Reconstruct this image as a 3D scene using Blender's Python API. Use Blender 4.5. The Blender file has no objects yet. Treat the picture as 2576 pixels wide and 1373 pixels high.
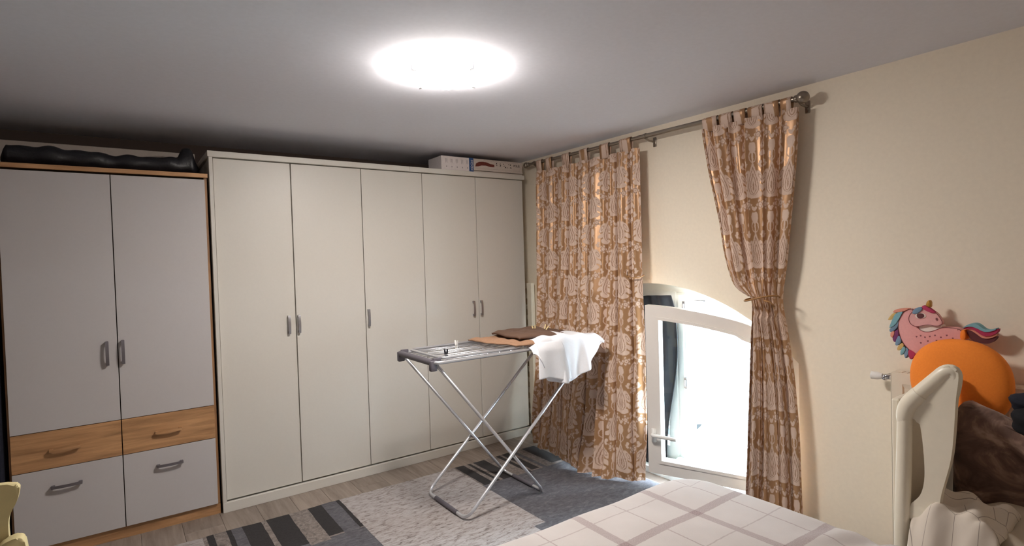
import bpy, bmesh, math, random
import numpy as np
from mathutils import Vector, Matrix

random.seed(7)
PI = math.pi
SC = bpy.context.scene
COL = SC.collection

# ------------------------------------------------------------------ camera
cam_d = bpy.data.cameras.new('camera')
cam = bpy.data.objects.new('camera', cam_d)
COL.objects.link(cam)
cam_d.sensor_fit = 'HORIZONTAL'
cam_d.sensor_width = 36.0
cam_d.lens = 19.4398
cam_d.clip_start = 0.05
_r = Vector((0.81361606, -0.58062033, -0.03014863))
_u = Vector((0.03783466, 0.0011296, 0.99928337))
_f = Vector((0.58017018, 0.81417367, -0.02288663))
_m = Matrix(((_r.x, _u.x, -_f.x, -2.69908), (_r.y, _u.y, -_f.y, -3.60702), (_r.z, _u.z, -_f.z, 1.41912), (0, 0, 0, 1)))
cam.matrix_world = _m
SC.camera = cam

# ------------------------------------------------------------------ light / colour management
SC.view_settings.view_transform = 'Standard'
SC.view_settings.look = 'None'
SC.view_settings.gamma = 1.0
SC.view_settings.use_curve_mapping = False
SC.view_settings.exposure = 0.0
SC.cycles.max_bounces = 16
SC.cycles.diffuse_bounces = 10
LAMP_STRENGTH = 121.0
LAMP_COLOR = (1.0, 0.925, 0.85)
SKY_STRENGTH = 105.0
SKY_COLOR = (0.72, 0.88, 1.0)
world = bpy.data.worlds.new('overcast_sky')
SC.world = world
world.use_nodes = True
_bg = world.node_tree.nodes['Background']
_bg.inputs[0].default_value = (*SKY_COLOR, 1)
_bg.inputs[1].default_value = SKY_STRENGTH
# portal that guides the daylight through the arched opening
_pd = bpy.data.lights.new('daylight_portal', 'AREA')
_pd.shape = 'RECTANGLE'; _pd.size = 1.9; _pd.size_y = 1.25
_pd.cycles.is_portal = True
_po = bpy.data.objects.new('daylight_portal', _pd)
COL.objects.link(_po)
_po.location = (0.47, -1.2, 0.62)
_po.rotation_euler = (PI/2, 0, PI/2)

# room dimensions
XW = 0.12      # inner face of the window wall
XO = 0.46      # outer face of the window wall
YB = 0.60      # back wall
XL = -3.60     # left wall
YF = -4.70     # wall behind the camera
ZC = 2.244     # ceiling

# ------------------------------------------------------------------ node helpers
class Ex:
    """tiny expression wrapper around math nodes"""
    nt = None
    def __init__(s, v): s.v = v
    @staticmethod
    def n(op, *a, clamp=False):
        nd = Ex.nt.nodes.new('ShaderNodeMath'); nd.operation = op; nd.use_clamp = clamp
        for i, x in enumerate(a):
            x = x.v if isinstance(x, Ex) else x
            if isinstance(x, (int, float)): nd.inputs[i].default_value = x
            else: Ex.nt.links.new(x, nd.inputs[i])
        return Ex(nd.outputs[0])
    def __add__(s, o): return Ex.n('ADD', s, o)
    __radd__ = __add__
    def __sub__(s, o): return Ex.n('SUBTRACT', s, o)
    def __rsub__(s, o): return Ex.n('SUBTRACT', o, s)
    def __mul__(s, o): return Ex.n('MULTIPLY', s, o)
    __rmul__ = __mul__
    def __truediv__(s, o): return Ex.n('DIVIDE', s, o)
    def __rtruediv__(s, o): return Ex.n('DIVIDE', o, s)
    def abs(s): return Ex.n('ABSOLUTE', s)
    def fract(s): return Ex.n('FRACT', s)
    def sqrt(s): return Ex.n('SQRT', s)
    def sin(s): return Ex.n('SINE', s)
    def cos(s): return Ex.n('COSINE', s)
    def max(s, o): return Ex.n('MAXIMUM', s, o)
    def min(s, o): return Ex.n('MINIMUM', s, o)
    def clamp(s): return Ex.n('ADD', s, 0.0, clamp=True)
    def lt(s, o): return Ex.n('LESS_THAN', s, o)
    def gt(s, o): return Ex.n('GREATER_THAN', s, o)
    def atan2(s, o): return Ex.n('ARCTAN2', s, o)

def new_mat(name):
    m = bpy.data.materials.new(name); m.use_nodes = True
    nt = m.node_tree
    return m, nt, nt.nodes['Principled BSDF']

def setp(b, **k):
    names = {'color': 'Base Color', 'rough': 'Roughness', 'metal': 'Metallic', 'spec': 'Specular IOR Level',
             'sheen': 'Sheen Weight', 'coat': 'Coat Weight', 'aniso': 'Anisotropic'}
    for a, v in k.items():
        if v is None: continue
        b.inputs[names[a]].default_value = (*v, 1) if a == 'color' else v

def srgb(r, g, b):
    f = lambda c: (c/255/12.92) if c/255 <= 0.04045 else ((c/255+0.055)/1.055)**2.4
    return (f(r), f(g), f(b))

def mix_col(nt, fac, a, b):
    n = nt.nodes.new('ShaderNodeMix'); n.data_type = 'RGBA'
    for i, v in ((0, fac), (6, a), (7, b)):
        if isinstance(v, Ex): v = v.v
        if isinstance(v, tuple): n.inputs[i].default_value = (*v, 1) if len(v) == 3 else v
        elif isinstance(v, (int, float)): n.inputs[i].default_value = v
        else: nt.links.new(v, n.inputs[i])
    return n.outputs[2]

def noise(nt, scale, detail=3, rough=0.5, vec=None, stretch=None, dist=0.0):
    n = nt.nodes.new('ShaderNodeTexNoise')
    n.inputs['Scale'].default_value = scale; n.inputs['Detail'].default_value = detail
    n.inputs['Roughness'].default_value = rough; n.inputs['Distortion'].default_value = dist
    if vec is None:
        vec = nt.nodes.new('ShaderNodeTexCoord').outputs['Object']
    if stretch:
        mp = nt.nodes.new('ShaderNodeMapping'); mp.inputs['Scale'].default_value = stretch
        nt.links.new(vec, mp.inputs['Vector']); vec = mp.outputs[0]
    nt.links.new(vec, n.inputs['Vector'])
    return n.outputs['Fac']

def ramp(nt, fac, stops):
    n = nt.nodes.new('ShaderNodeValToRGB')
    e = n.color_ramp.elements
    while len(e) < len(stops): e.new(0.5)
    for q, (p, c) in zip(e, stops): q.position = p; q.color = (*c, 1)
    nt.links.new(fac.v if isinstance(fac, Ex) else fac, n.inputs[0])
    return n.outputs[0]

def bump(nt, b, h, strength=0.2, dist=0.002):
    n = nt.nodes.new('ShaderNodeBump'); n.inputs['Strength'].default_value = strength
    n.inputs['Distance'].default_value = dist
    nt.links.new(h.v if isinstance(h, Ex) else h, n.inputs['Height'])
    nt.links.new(n.outputs[0], b.inputs['Normal'])

def plain(name, color, rough=0.5, metal=0.0, var=0.06, nscale=30, bs=0.1, bd=0.001, stretch=None, **k):
    m, nt, b = new_mat(name)
    setp(b, rough=rough, metal=metal, **k)
    f = noise(nt, nscale, 4, 0.6, stretch=stretch)
    lo = tuple(c*(1-var) for c in color); hi = tuple(min(1, c*(1+var)) for c in color)
    nt.links.new(ramp(nt, f, [(0.3, lo), (0.7, hi)]), b.inputs['Base Color'])
    if bs: bump(nt, b, f, bs, bd)
    return m

def wood(name, a, c, axis='x', rough=0.5, scale=1.0, per_obj=0.0):
    m, nt, b = new_mat(name)
    setp(b, rough=rough)
    st = {'x': (1.2, 14, 14), 'y': (14, 1.2, 14), 'z': (14, 14, 1.2)}[axis]
    f = noise(nt, 2.2*scale, 6, 0.65, stretch=st, dist=0.6)
    col = ramp(nt, f, [(0.3, a), (0.5, tuple((p+q)/2 for p, q in zip(a, c))), (0.72, c)])
    if per_obj:
        oi = nt.nodes.new('ShaderNodeObjectInfo')
        hs = nt.nodes.new('ShaderNodeHueSaturation')
        mr = nt.nodes.new('ShaderNodeMapRange')
        mr.inputs[3].default_value = 1-per_obj; mr.inputs[4].default_value = 1+per_obj
        nt.links.new(oi.outputs['Random'], mr.inputs[0])
        nt.links.new(mr.outputs[0], hs.inputs['Value'])
        nt.links.new(col, hs.inputs['Color']); col = hs.outputs[0]
    nt.links.new(col, b.inputs['Base Color'])
    bump(nt, b, f, 0.15, 0.001)
    return m

# ------------------------------------------------------------------ mesh helpers
def newbm(): return bmesh.new()
def smooth_poly(P, it=2):
    for _ in range(it):
        Q = []
        for i in range(len(P)):
            a, c = P[i], P[(i+1) % len(P)]
            Q.append((a[0]*0.75+c[0]*0.25, a[1]*0.75+c[1]*0.25)); Q.append((a[0]*0.25+c[0]*0.75, a[1]*0.25+c[1]*0.75))
        P = Q
    return P
def chaikin(P, it=2):
    for _ in range(it):
        Q = [P[0]]
        for a, b in zip(P, P[1:]):
            Q.append(tuple(x*0.75+y*0.25 for x, y in zip(a, b))); Q.append(tuple(x*0.25+y*0.75 for x, y in zip(a, b)))
        P = Q+[P[-1]]
    return P
def tube_r(bm, P, seg=18):
    """smoothed tube, P holds (x, y, z, radius)"""
    P = chaikin(P, 2)
    tube(bm, [q[:3] for q in P], [q[3] for q in P], seg)

def box(bm, x0, x1, y0, y1, z0, z1, bev=0.0, seg=2, mi=0):
    vs = [bm.verts.new((x, y, z)) for x in (x0, x1) for y in (y0, y1) for z in (z0, z1)]
    fs = [(0, 1, 3, 2), (4, 6, 7, 5), (0, 4, 5, 1), (2, 3, 7, 6), (0, 2, 6, 4), (1, 5, 7, 3)]
    faces = [bm.faces.new([vs[i] for i in f]) for f in fs]
    for f in faces: f.material_index = mi
    if bev > 0:
        es = list({e for f in faces for e in f.edges})
        bmesh.ops.bevel(bm, geom=es, offset=bev, segments=seg, profile=0.5, affect='EDGES')
    return faces

def prism(bm, pts, fn, t0, t1, bev=0.0, mi=0):
    """closed 2-D outline extruded between t0 and t1; fn(a, b, t) -> xyz"""
    n = len(pts)
    A = [bm.verts.new(fn(a, b, t0)) for a, b in pts]
    B = [bm.verts.new(fn(a, b, t1)) for a, b in pts]
    fa = bm.faces.new(A); fb = bm.faces.new(B[::-1])
    side = [bm.faces.new((A[i], B[i], B[(i+1) % n], A[(i+1) % n])) for i in range(n)]
    for f in [fa, fb]+side: f.material_index = mi
    if bev > 0:
        es = list(fb.edges) + list(fa.edges)
        bmesh.ops.bevel(bm, geom=es, offset=bev, segments=2, profile=0.5, affect='EDGES')

def ring_strip(bm, outer, inner, fn, t0, t1, closed=True):
    n = len(outer)
    V = [[bm.verts.new(fn(p[0], p[1], t)) for p in L] for L in (outer, inner) for t in (t0, t1)]
    o0, o1, i0, i1 = V
    rng = range(n if closed else n-1)
    for k in rng:
        j = (k+1) % n
        bm.faces.new((o0[k], o0[j], i0[j], i0[k]))
        bm.faces.new((o1[k], i1[k], i1[j], o1[j]))
        bm.faces.new((o0[k], o1[k], o1[j], o0[j]))
        bm.faces.new((i0[k], i0[j], i1[j], i1[k]))

def tube(bm, pts, r, seg=10, closed=False, caps=True, mi=0):
    pts = [Vector(p) for p in pts]
    n = len(pts)
    rs = r if isinstance(r, (list, tuple)) else [r]*n
    rings = []
    up = None
    for i, p in enumerate(pts):
        if closed: t = (pts[(i+1) % n]-pts[i-1])
        else: t = pts[min(i+1, n-1)]-pts[max(i-1, 0)]
        t.normalize()
        if up is None:
            up = Vector((0, 0, 1)) if abs(t.z) < 0.9 else Vector((1, 0, 0))
        side = t.cross(up)
        if side.length < 1e-5: side = t.orthogonal()
        side.normalize(); up = side.cross(t).normalized()
        rings.append([bm.verts.new(p+(side*math.cos(a)+up*math.sin(a))*rs[i]) for a in [2*PI*k/seg for k in range(seg)]])
    m = n if closed else n-1
    for i in range(m):
        a, b = rings[i], rings[(i+1) % n]
        for k in range(seg):
            f = bm.faces.new((a[k], b[k], b[(k+1) % seg], a[(k+1) % seg])); f.material_index = mi
    if caps and not closed:
        bm.faces.new(rings[0]).material_index = mi; bm.faces.new(rings[-1][::-1]).material_index = mi

def fillet(pts, rad, n=6, closed=False):
    """round the corners of a 3-D polyline"""
    P = [Vector(p) for p in pts]; out = []
    N = len(P)
    for i in range(N):
        if not closed and i in (0, N-1): out.append(P[i]); continue
        a, b, c = P[i-1], P[i], P[(i+1) % N]
        d1 = (a-b); d2 = (c-b)
        q = min(rad, d1.length*0.49, d2.length*0.49)
        p1 = b+d1.normalized()*q; p2 = b+d2.normalized()*q
        for k in range(n+1):
            t = k/n
            out.append(p1*(1-t)**2+b*2*t*(1-t)+p2*t*t)
    return out

def ball(bm, c, r, seg=16, rings=10, scale=(1, 1, 1)):
    M = Matrix.Translation(c) @ Matrix.Diagonal((scale[0], scale[1], scale[2], 1))
    bmesh.ops.create_uvsphere(bm, u_segments=seg, v_segments=rings, radius=r, matrix=M)

def cyl(bm, p0, p1, r, seg=16):
    tube(bm, [p0, p1], r, seg)

def grid(bm, nu, nv, fn, uvfn=None, mi=0, cu=False, flip=False):
    uvl = (bm.loops.layers.uv.get('UVMap') or bm.loops.layers.uv.new('UVMap')) if uvfn else None
    V = [[bm.verts.new(fn(i/(nu if cu else nu-1), j/(nv-1))) for j in range(nv)] for i in range(nu)]
    for i in range(nu if cu else nu-1):
        for j in range(nv-1):
            q = [(i, j), (i+1, j), (i+1, j+1), (i, j+1)]
            if flip: q = q[::-1]
            f = bm.faces.new([V[a % nu][b] for a, b in q]); f.material_index = mi
            if uvfn:
                for l, (a, b) in zip(f.loops, q):
                    l[uvl].uv = uvfn(a/(nu if cu else nu-1), b/(nv-1))

def lerp(a, b, t): return a+(b-a)*t
def interp(x, pts):
    """piecewise smooth interpolation; pts sorted by x"""
    if x <= pts[0][0]: return pts[0][1]
    for (a, va), (b, vb) in zip(pts, pts[1:]):
        if x <= b:
            t = (x-a)/(b-a)
            return va+(vb-va)*t
    return pts[-1][1]
def smooth_interp(x, pts, w=0.04):
    return sum(interp(x+k*w/3, pts) for k in (-3, -2, -1, 0, 1, 2, 3))/7

def obj(name, bm, mat, parent=None, smooth=False, angle=None, tag=None):
    """link the bmesh (built in world space) as one object, local to its parent"""
    me = bpy.data.meshes.new(name)
    bmesh.ops.recalc_face_normals(bm, faces=bm.faces[:]) if not tag == 'open' else None
    off = Vector((0, 0, 0))
    p = parent
    while p is not None:
        off += p.location; p = p.parent
    if off.length > 0: bmesh.ops.translate(bm, verts=bm.verts[:], vec=-off)
    if smooth:
        for f in bm.faces: f.smooth = True
        if angle:
            for e in bm.edges:
                if len(e.link_faces) == 2 and e.calc_face_angle(0) > angle: e.smooth = False
    bm.to_mesh(me); bm.free()
    for m in (mat if isinstance(mat, (list, tuple)) else [mat]): me.materials.append(m)
    o = bpy.data.objects.new(name, me); COL.objects.link(o)
    if parent is not None: o.parent = parent
    return o

def thing(name, label, cat, loc=(0, 0, 0), group=None):
    o = bpy.data.objects.new(name, None); COL.objects.link(o)
    o.location = loc; o['label'] = label; o['category'] = cat
    if group: o['group'] = group
    return o

def tag(o, label, cat, group=None):
    o['label'] = label; o['category'] = cat
    if group: o['group'] = group
    return o

def root_struct(name):
    o = bpy.data.objects.new(name, None); COL.objects.link(o); o['kind'] = 'structure'
    return o

def struct(name, bm, mat, **k):
    o = obj(name, bm, mat, **k); o['kind'] = 'structure'
    return o
A50 = math.radians(50)
A30 = math.radians(30)

# ================================================================== materials
M = {}
M['wall'] = plain('wall_paint', srgb(244, 233, 214), 0.85, var=0.02, nscale=60, bs=0.12, bd=0.001)
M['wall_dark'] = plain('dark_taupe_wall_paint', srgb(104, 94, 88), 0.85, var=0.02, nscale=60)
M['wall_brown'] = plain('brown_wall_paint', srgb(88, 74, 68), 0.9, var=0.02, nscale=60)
M['ceiling'] = plain('ceiling_paint', srgb(226, 228, 238), 0.9, var=0.02, nscale=50, bs=0.1, bd=0.001)
M['white_lam'] = plain('cream_laminate', srgb(209, 205, 197), 0.42, var=0.012, nscale=90, bs=0.04, bd=0.0005)
M['white_lam2'] = plain('white_laminate', srgb(190, 186, 186), 0.45, var=0.012, nscale=90, bs=0.04, bd=0.0005)
M['oak_x'] = wood('oak_veneer', srgb(142, 104, 70), srgb(204, 156, 110), 'x')
M['oak_z'] = wood('oak_veneer_upright', srgb(130, 94, 64), srgb(184, 140, 98), 'z')
M['dark_gap'] = plain('dark_brown_board', srgb(70, 58, 50), 0.7)
M['subfloor'] = plain('brown_joint', srgb(96, 84, 76), 0.8)
M['steel'] = plain('brushed_steel', srgb(170, 168, 172), 0.33, metal=0.9, var=0.05, nscale=200)
M['tube'] = plain('silver_tube', srgb(214, 216, 222), 0.36, metal=0.8, var=0.04, nscale=120)
M['grey_steel'] = plain('dull_grey_steel', srgb(128, 124, 130), 0.45, metal=0.7, var=0.05)
M['chrome'] = plain('chrome', srgb(215, 215, 218), 0.12, metal=1.0, var=0.01)
M['rod'] = plain('nickel_rod', srgb(150, 140, 128), 0.3, metal=0.9, var=0.04)
M['grey_plastic'] = plain('dark_grey_plastic', srgb(88, 84, 92), 0.5)
M['black_plastic'] = plain('black_plastic', srgb(28, 30, 40), 0.4)
M['plastic_w'] = plain('white_plastic', srgb(238, 238, 236), 0.35, var=0.01)
M['pvc'] = plain('white_window_pvc', srgb(232, 226, 220), 0.3, var=0.01, bs=0.02)
M['sill'] = plain('white_sill', srgb(226, 232, 234), 0.4, var=0.02)
M['black_cloth'] = plain('black_cloth', srgb(17, 18, 25), 0.9, var=0.2, nscale=40, bs=0.4, bd=0.003)
M['navy_cloth'] = plain('navy_cloth', srgb(24, 26, 40), 0.9, var=0.2, nscale=40, bs=0.4, bd=0.003)
M['bag'] = plain('black_nylon', srgb(24, 24, 30), 0.42, var=0.2, nscale=24, bs=0.5, bd=0.006)
M['card'] = plain('white_cardboard', srgb(222, 214, 212), 0.6, var=0.04, nscale=70)
M['card2'] = plain('grey_cardboard', srgb(205, 194, 184), 0.6, var=0.04, nscale=70)
M['blue'] = plain('blue_print', srgb(30, 72, 128), 0.5)
M['ink'] = plain('black_ink', srgb(40, 34, 34), 0.6)
M['choc'] = plain('dark_red_print', srgb(104, 44, 34), 0.6, var=0.5, nscale=160)
M['greyink'] = plain('grey_ink', srgb(170, 162, 164), 0.6)
M['yellow'] = plain('yellow_paint', srgb(214, 200, 152), 0.6, var=0.04)
M['cream'] = plain('cream_lacquer', srgb(232, 224, 206), 0.35, var=0.02, bs=0.03)
M['radiator'] = plain('radiator_enamel', srgb(228, 218, 200), 0.35, var=0.01, bs=0.02)
M['orange'] = plain('orange_plush', srgb(255, 142, 48), 0.85, var=0.06, nscale=160, bs=0.25, bd=0.002, sheen=0.0)
m, nt, b = new_mat('brown_crushed_velvet'); M['brownv'] = m
_v = noise(nt, 7, 4, 0.6, dist=1.5)
nt.links.new(ramp(nt, _v, [(0.36, srgb(88, 64, 56)), (0.52, srgb(122, 94, 82)), (0.66, srgb(176, 146, 130))]), b.inputs['Base Color'])
setp(b, rough=0.8, sheen=0.2); bump(nt, b, _v, 0.5, 0.01)
M['taupe_cloth'] = plain('dark_brown_cotton', srgb(98, 74, 60), 0.9, var=0.08, nscale=150, bs=0.3)
M['tan_cloth'] = plain('tan_cotton', srgb(158, 122, 96), 0.9, var=0.1, nscale=120, bs=0.3)
M['shirt'] = plain('white_shirt_cotton', srgb(236, 238, 244), 0.85, var=0.02, nscale=120, bs=0.25)
M['pin'] = plain('cream_peg_plastic', srgb(226, 204, 150), 0.5)
M['cord'] = plain('golden_cord', srgb(150, 108, 62), 0.6, var=0.2, nscale=300, bs=0.5)
M['mint'] = plain('pale_mint_plastic', srgb(180, 232, 222), 0.35)
M['car'] = plain('white_car_paint', srgb(235, 235, 232), 0.25, var=0.01, bs=0.0)
M['tyre'] = plain('black_rubber', srgb(30, 32, 38), 0.8)
M['tail'] = plain('violet_red_lens', srgb(150, 70, 96), 0.3)
M['concrete'] = plain('pale_concrete', srgb(200, 198, 192), 0.9, var=0.12, nscale=6)
M['board'] = plain('pale_grey_cladding', srgb(190, 196, 198), 0.7, var=0.05, nscale=8)
M['grille'] = plain('white_painted_iron', srgb(235, 238, 238), 0.5, var=0.02)

M['plank'] = wood('grey_brown_plank', srgb(116, 104, 96), srgb(156, 143, 132), 'y', 0.5, 0.9, per_obj=0.10)

# lamp glass: gives off the room's light
m, nt, b = new_mat('lamp_glass'); M['lamp'] = m
em = nt.nodes.new('ShaderNodeEmission')
em.inputs[0].default_value = (*LAMP_COLOR, 1); em.inputs[1].default_value = LAMP_STRENGTH
nt.links.new(em.outputs[0], nt.nodes['Material Output'].inputs[0])

# clear glass
m, nt, b = new_mat('clear_glass'); M['glass'] = m
tr = nt.nodes.new('ShaderNodeBsdfTransparent'); gl = nt.nodes.new('ShaderNodeBsdfGlossy')
gl.inputs['Roughness'].default_value = 0.02
tr.inputs[0].default_value = (0.95, 0.98, 0.98, 1)
fr = nt.nodes.new('ShaderNodeFresnel'); fr.inputs[0].default_value = 1.45
mx = nt.nodes.new('ShaderNodeMixShader')
nt.links.new(fr.outputs[0], mx.inputs[0]); nt.links.new(tr.outputs[0], mx.inputs[1]); nt.links.new(gl.outputs[0], mx.inputs[2])
nt.links.new(mx.outputs[0], nt.nodes['Material Output'].inputs[0])

# ---- damask curtain fabric: woven medallions, drops, garlands and flowers on satin
def damask():
    m, nt, b = new_mat('damask_satin')
    Ex.nt = nt
    uv = nt.nodes.new('ShaderNodeUVMap'); uv.uv_map = 'UVMap'
    # lacy wobble of the pattern edges
    nz = nt.nodes.new('ShaderNodeTexNoise'); nz.inputs['Scale'].default_value = 70; nz.inputs['Detail'].default_value = 2
    nt.links.new(uv.outputs[0], nz.inputs['Vector'])
    sc = nt.nodes.new('ShaderNodeSeparateColor'); nt.links.new(nz.outputs['Color'], sc.inputs[0])
    sp = nt.nodes.new('ShaderNodeSeparateXYZ'); nt.links.new(uv.outputs[0], sp.inputs[0])
    U = Ex(sp.outputs[0]) + (Ex(sc.outputs[0])-0.5)*0.010 + (Ex(noise(nt, 330, 2, 0.6, vec=uv.outputs[0]))-0.5)*0.012
    V = Ex(sp.outputs[1]) + (Ex(sc.outputs[1])-0.5)*0.010 + (Ex(noise(nt, 290, 2, 0.6, vec=uv.outputs[0], stretch=(1, -1, 1)))-0.5)*0.012
    W, H = 0.27, 0.36
    def cell(u, v):
        x = ((u/W+100.5).fract()-0.5)*W
        y = ((v/H+100.5).fract()-0.5)*H
        ax = x.abs()
        def ell(cx, cy, rx, ry, X=ax, Y=y):
            px = (X-cx)/rx; py = (Y-cy)/ry
            return 1.0-(px*px+py*py).sqrt()       # >0 inside
        # big drop: wide at the bottom, pointed on top
        t = ((y+0.095)/0.18).clamp()
        wid = (t.sqrt()*PI).sin()*0.050
        inside = (wid-ax)*18.0
        drop = inside.min(((y+0.097)*30.0)).min((0.085-y)*30.0)
        # leaves either side
        c, s = math.cos(0.6), math.sin(0.6)
        lx = (ax-0.05)*c+(y-0.0)*s; ly = (y-0.0)*c-(ax-0.05)*s
        leaf = 1.0-((lx/0.017)*(lx/0.017)+(ly/0.042)*(ly/0.042)).sqrt()
        lx2 = (ax-0.062)*c-(y+0.055)*s; ly2 = (y+0.055)*c+(ax-0.062)*s
        leaf2 = 1.0-((lx2/0.028)*(lx2/0.028)+(ly2/0.014)*(ly2/0.014)).sqrt()
        fringe = 1.0-((ax/0.066)*(ax/0.066)+((y+0.088)/0.022)*((y+0.088)/0.022)).sqrt()
        stem = (0.006-ax)*60.0
        stem = stem.min((y-0.07)*40.0).min((0.13-y)*40.0)
        # small medallion with an open eye under it
        med = ell(0, 0.155, 0.026, 0.034)
        eye = ell(0, 0.105, 0.020, 0.024)
        eyer = ell(0, 0.107, 0.027, 0.033)
        hoop = eyer.min(0.0-eye*1.2)
        # garland with flowers towards the neighbouring columns
        gy = 0.085-0.07*(ax/0.135)
        gar = (0.006+0.006*(ax*160.0).sin()-(y-gy).abs())*40.0
        gar = gar.min((ax-0.025)*40.0)
        fx = ax-0.092; fy = y-0.038
        r = (fx*fx+fy*fy).sqrt(); th = fy.atan2(fx)
        flower = (0.023*(1.0+0.34*(th*5.0).cos())-r)*30.0
        fx2 = ax-0.055; fy2 = y-0.075
        r2 = (fx2*fx2+fy2*fy2).sqrt()
        fl2 = (0.011-r2)*40.0
        tot = drop.max(leaf).max(leaf2).max(fringe).max(stem).max(med).max(hoop).max(gar).max(flower).max(fl2)
        # woven contour lines inside the shapes
        lines = (inside*22.0).cos().max(0.0)*(drop.gt(0.06))
        lines = lines.max((r*420.0).cos().max(0.0)*flower.gt(0.05))
        lines = lines.max((leaf*11.0).cos().max(0.0)*leaf.gt(0.1)*0.8)
        return tot, lines
    a, la = cell(U, V)
    c, lc = cell(U+W/2, V+H/2)
    tot = a.max(c); ln = la.max(lc)
    mask = (tot*10.0+0.1).clamp()
    f = noise(nt, 900, 2, 0.5, vec=uv.outputs[0])
    sat = ramp(nt, f, [(0.3, srgb(166, 127, 92)), (0.7, srgb(180, 140, 104))])
    mot = mix_col(nt, ln, srgb(214, 190, 174), srgb(158, 124, 100))
    col = mix_col(nt, mask, sat, mot)
    nt.links.new(col, b.inputs['Base Color'])
    nt.links.new((0.36+mask*0.44).v, b.inputs['Roughness'])
    nt.links.new((0.32-mask*0.32).v, b.inputs['Metallic'])
    b.inputs['Specular IOR Level'].default_value = 0.4
    bump(nt, b, mask*1.0-ln*0.4, 0.2, 0.0008)
    return m
M['damask'] = damask()

# ---- plaid bed cover (lines every 17.5 cm, alternately broad and thin)
def plaid():
    m, nt, b = new_mat('plaid_flannel'); Ex.nt = nt
    uv = nt.nodes.new('ShaderNodeUVMap'); uv.uv_map = 'UVMap'
    nz = nt.nodes.new('ShaderNodeTexNoise'); nz.inputs['Scale'].default_value = 60; nz.inputs['Detail'].default_value = 3
    nt.links.new(uv.outputs[0], nz.inputs['Vector'])
    n0 = (Ex(nz.outputs['Fac'])-0.5)
    sp = nt.nodes.new('ShaderNodeSeparateXYZ'); nt.links.new(uv.outputs[0], sp.inputs[0])
    X = Ex(sp.outputs[0])+n0*0.006; Y = Ex(sp.outputs[1])+n0*0.006
    def band(v, at, per, half, soft=0.0015):
        d = (((v-at)/per+50.5).fract()-0.5).abs()*per
        return ((half-d)/soft).clamp()
    px, py = 0.357, 0.332
    wide = band(X, -1.055, px, 0.017)*0.62; wide2 = band(Y, -2.385, py, 0.019)*0.68
    th = band(X, -0.877, px, 0.0035)*0.62; th2 = band(Y, -2.219, py, 0.0035)*0.5
    k = (wide+wide2).max(th).max(th2).min(1.0)
    big = noise(nt, 5, 3, 0.6, vec=uv.outputs[0])
    base = ramp(nt, big, [(0.3, srgb(184, 178, 176)), (0.7, srgb(192, 186, 184))])
    tw = noise(nt, 260, 2, 0.6, vec=uv.outputs[0])
    dark = ramp(nt, tw, [(0.35, srgb(128, 112, 114)), (0.65, srgb(160, 144, 142))])
    nt.links.new(mix_col(nt, k, base, dark), b.inputs['Base Color'])
    setp(b, rough=0.95, sheen=0.1)
    bump(nt, b, tw, 0.35, 0.002)
    return m
M['plaid'] = plaid()

# ---- rug piles
def pile(name, stops, streak=(40, 6, 1), sc=3.0, thr=None):
    m, nt, b = new_mat(name)
    tc = nt.nodes.new('ShaderNodeTexCoord').outputs['Object']
    f = noise(nt, sc, 6, 0.75, vec=tc, stretch=streak, dist=0.8)
    g = noise(nt, 260, 3, 0.7, vec=tc)
    col = ramp(nt, f, stops)
    nt.links.new(col, b.inputs['Base Color'])
    setp(b, rough=0.98, sheen=0.05)
    bump(nt, b, g, 0.9, 0.006)
    return m
LG, MG, DG, BK = srgb(176, 170, 169), srgb(126, 116, 112), srgb(98, 97, 103), srgb(32, 29, 32)
M['rug_light'] = pile('light_grey_mottled_pile', [(0.34, srgb(92, 84, 80)), (0.44, srgb(158, 148, 144)), (0.52, LG), (0.72, srgb(192, 187, 186))], (11, 34, 1), 1.6)
M['rug_dark'] = pile('charcoal_pile', [(0.35, srgb(74, 73, 79)), (0.55, DG), (0.66, srgb(116, 114, 118)), (0.76, srgb(150, 146, 148))], (14, 26, 1), 1.6)
M['rug_black'] = pile('black_pile', [(0.4, BK), (0.7, srgb(46, 42, 44))], (20, 20, 1))
M['rug_taupe'] = pile('taupe_mottled_pile', [(0.35, srgb(98, 90, 88)), (0.55, srgb(140, 130, 124)), (0.7, srgb(166, 156, 150))], (20, 20, 1), 2)

# ================================================================== the room
def W3(a, b, t): return (t, a, b)       # outline in (y, z), extruded along x

# arched opening of the window wall: flat circular arch
AY, AR, APEX, AHW = -1.2, 1.35, 1.243, 0.955
def arch_z(y, inset=0.0):
    R = AR-inset
    return APEX-AR+math.sqrt(max(R*R-(y-AY)**2, 0))
def arch_out(inset, ya=None, yb=None, n=28, zb=0.0):
    """outline (counter clockwise seen from the room) of the opening, optionally cut at ya / yb (ya > yb)"""
    ya = AY+AHW-inset if ya is None else ya
    yb = AY-AHW+inset if yb is None else yb
    P = [(ya, zb)]
    P += [(lerp(ya, yb, k/n), arch_z(lerp(ya, yb, k/n), inset)) for k in range(n+1)]
    P += [(yb, zb)]
    return P

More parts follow.
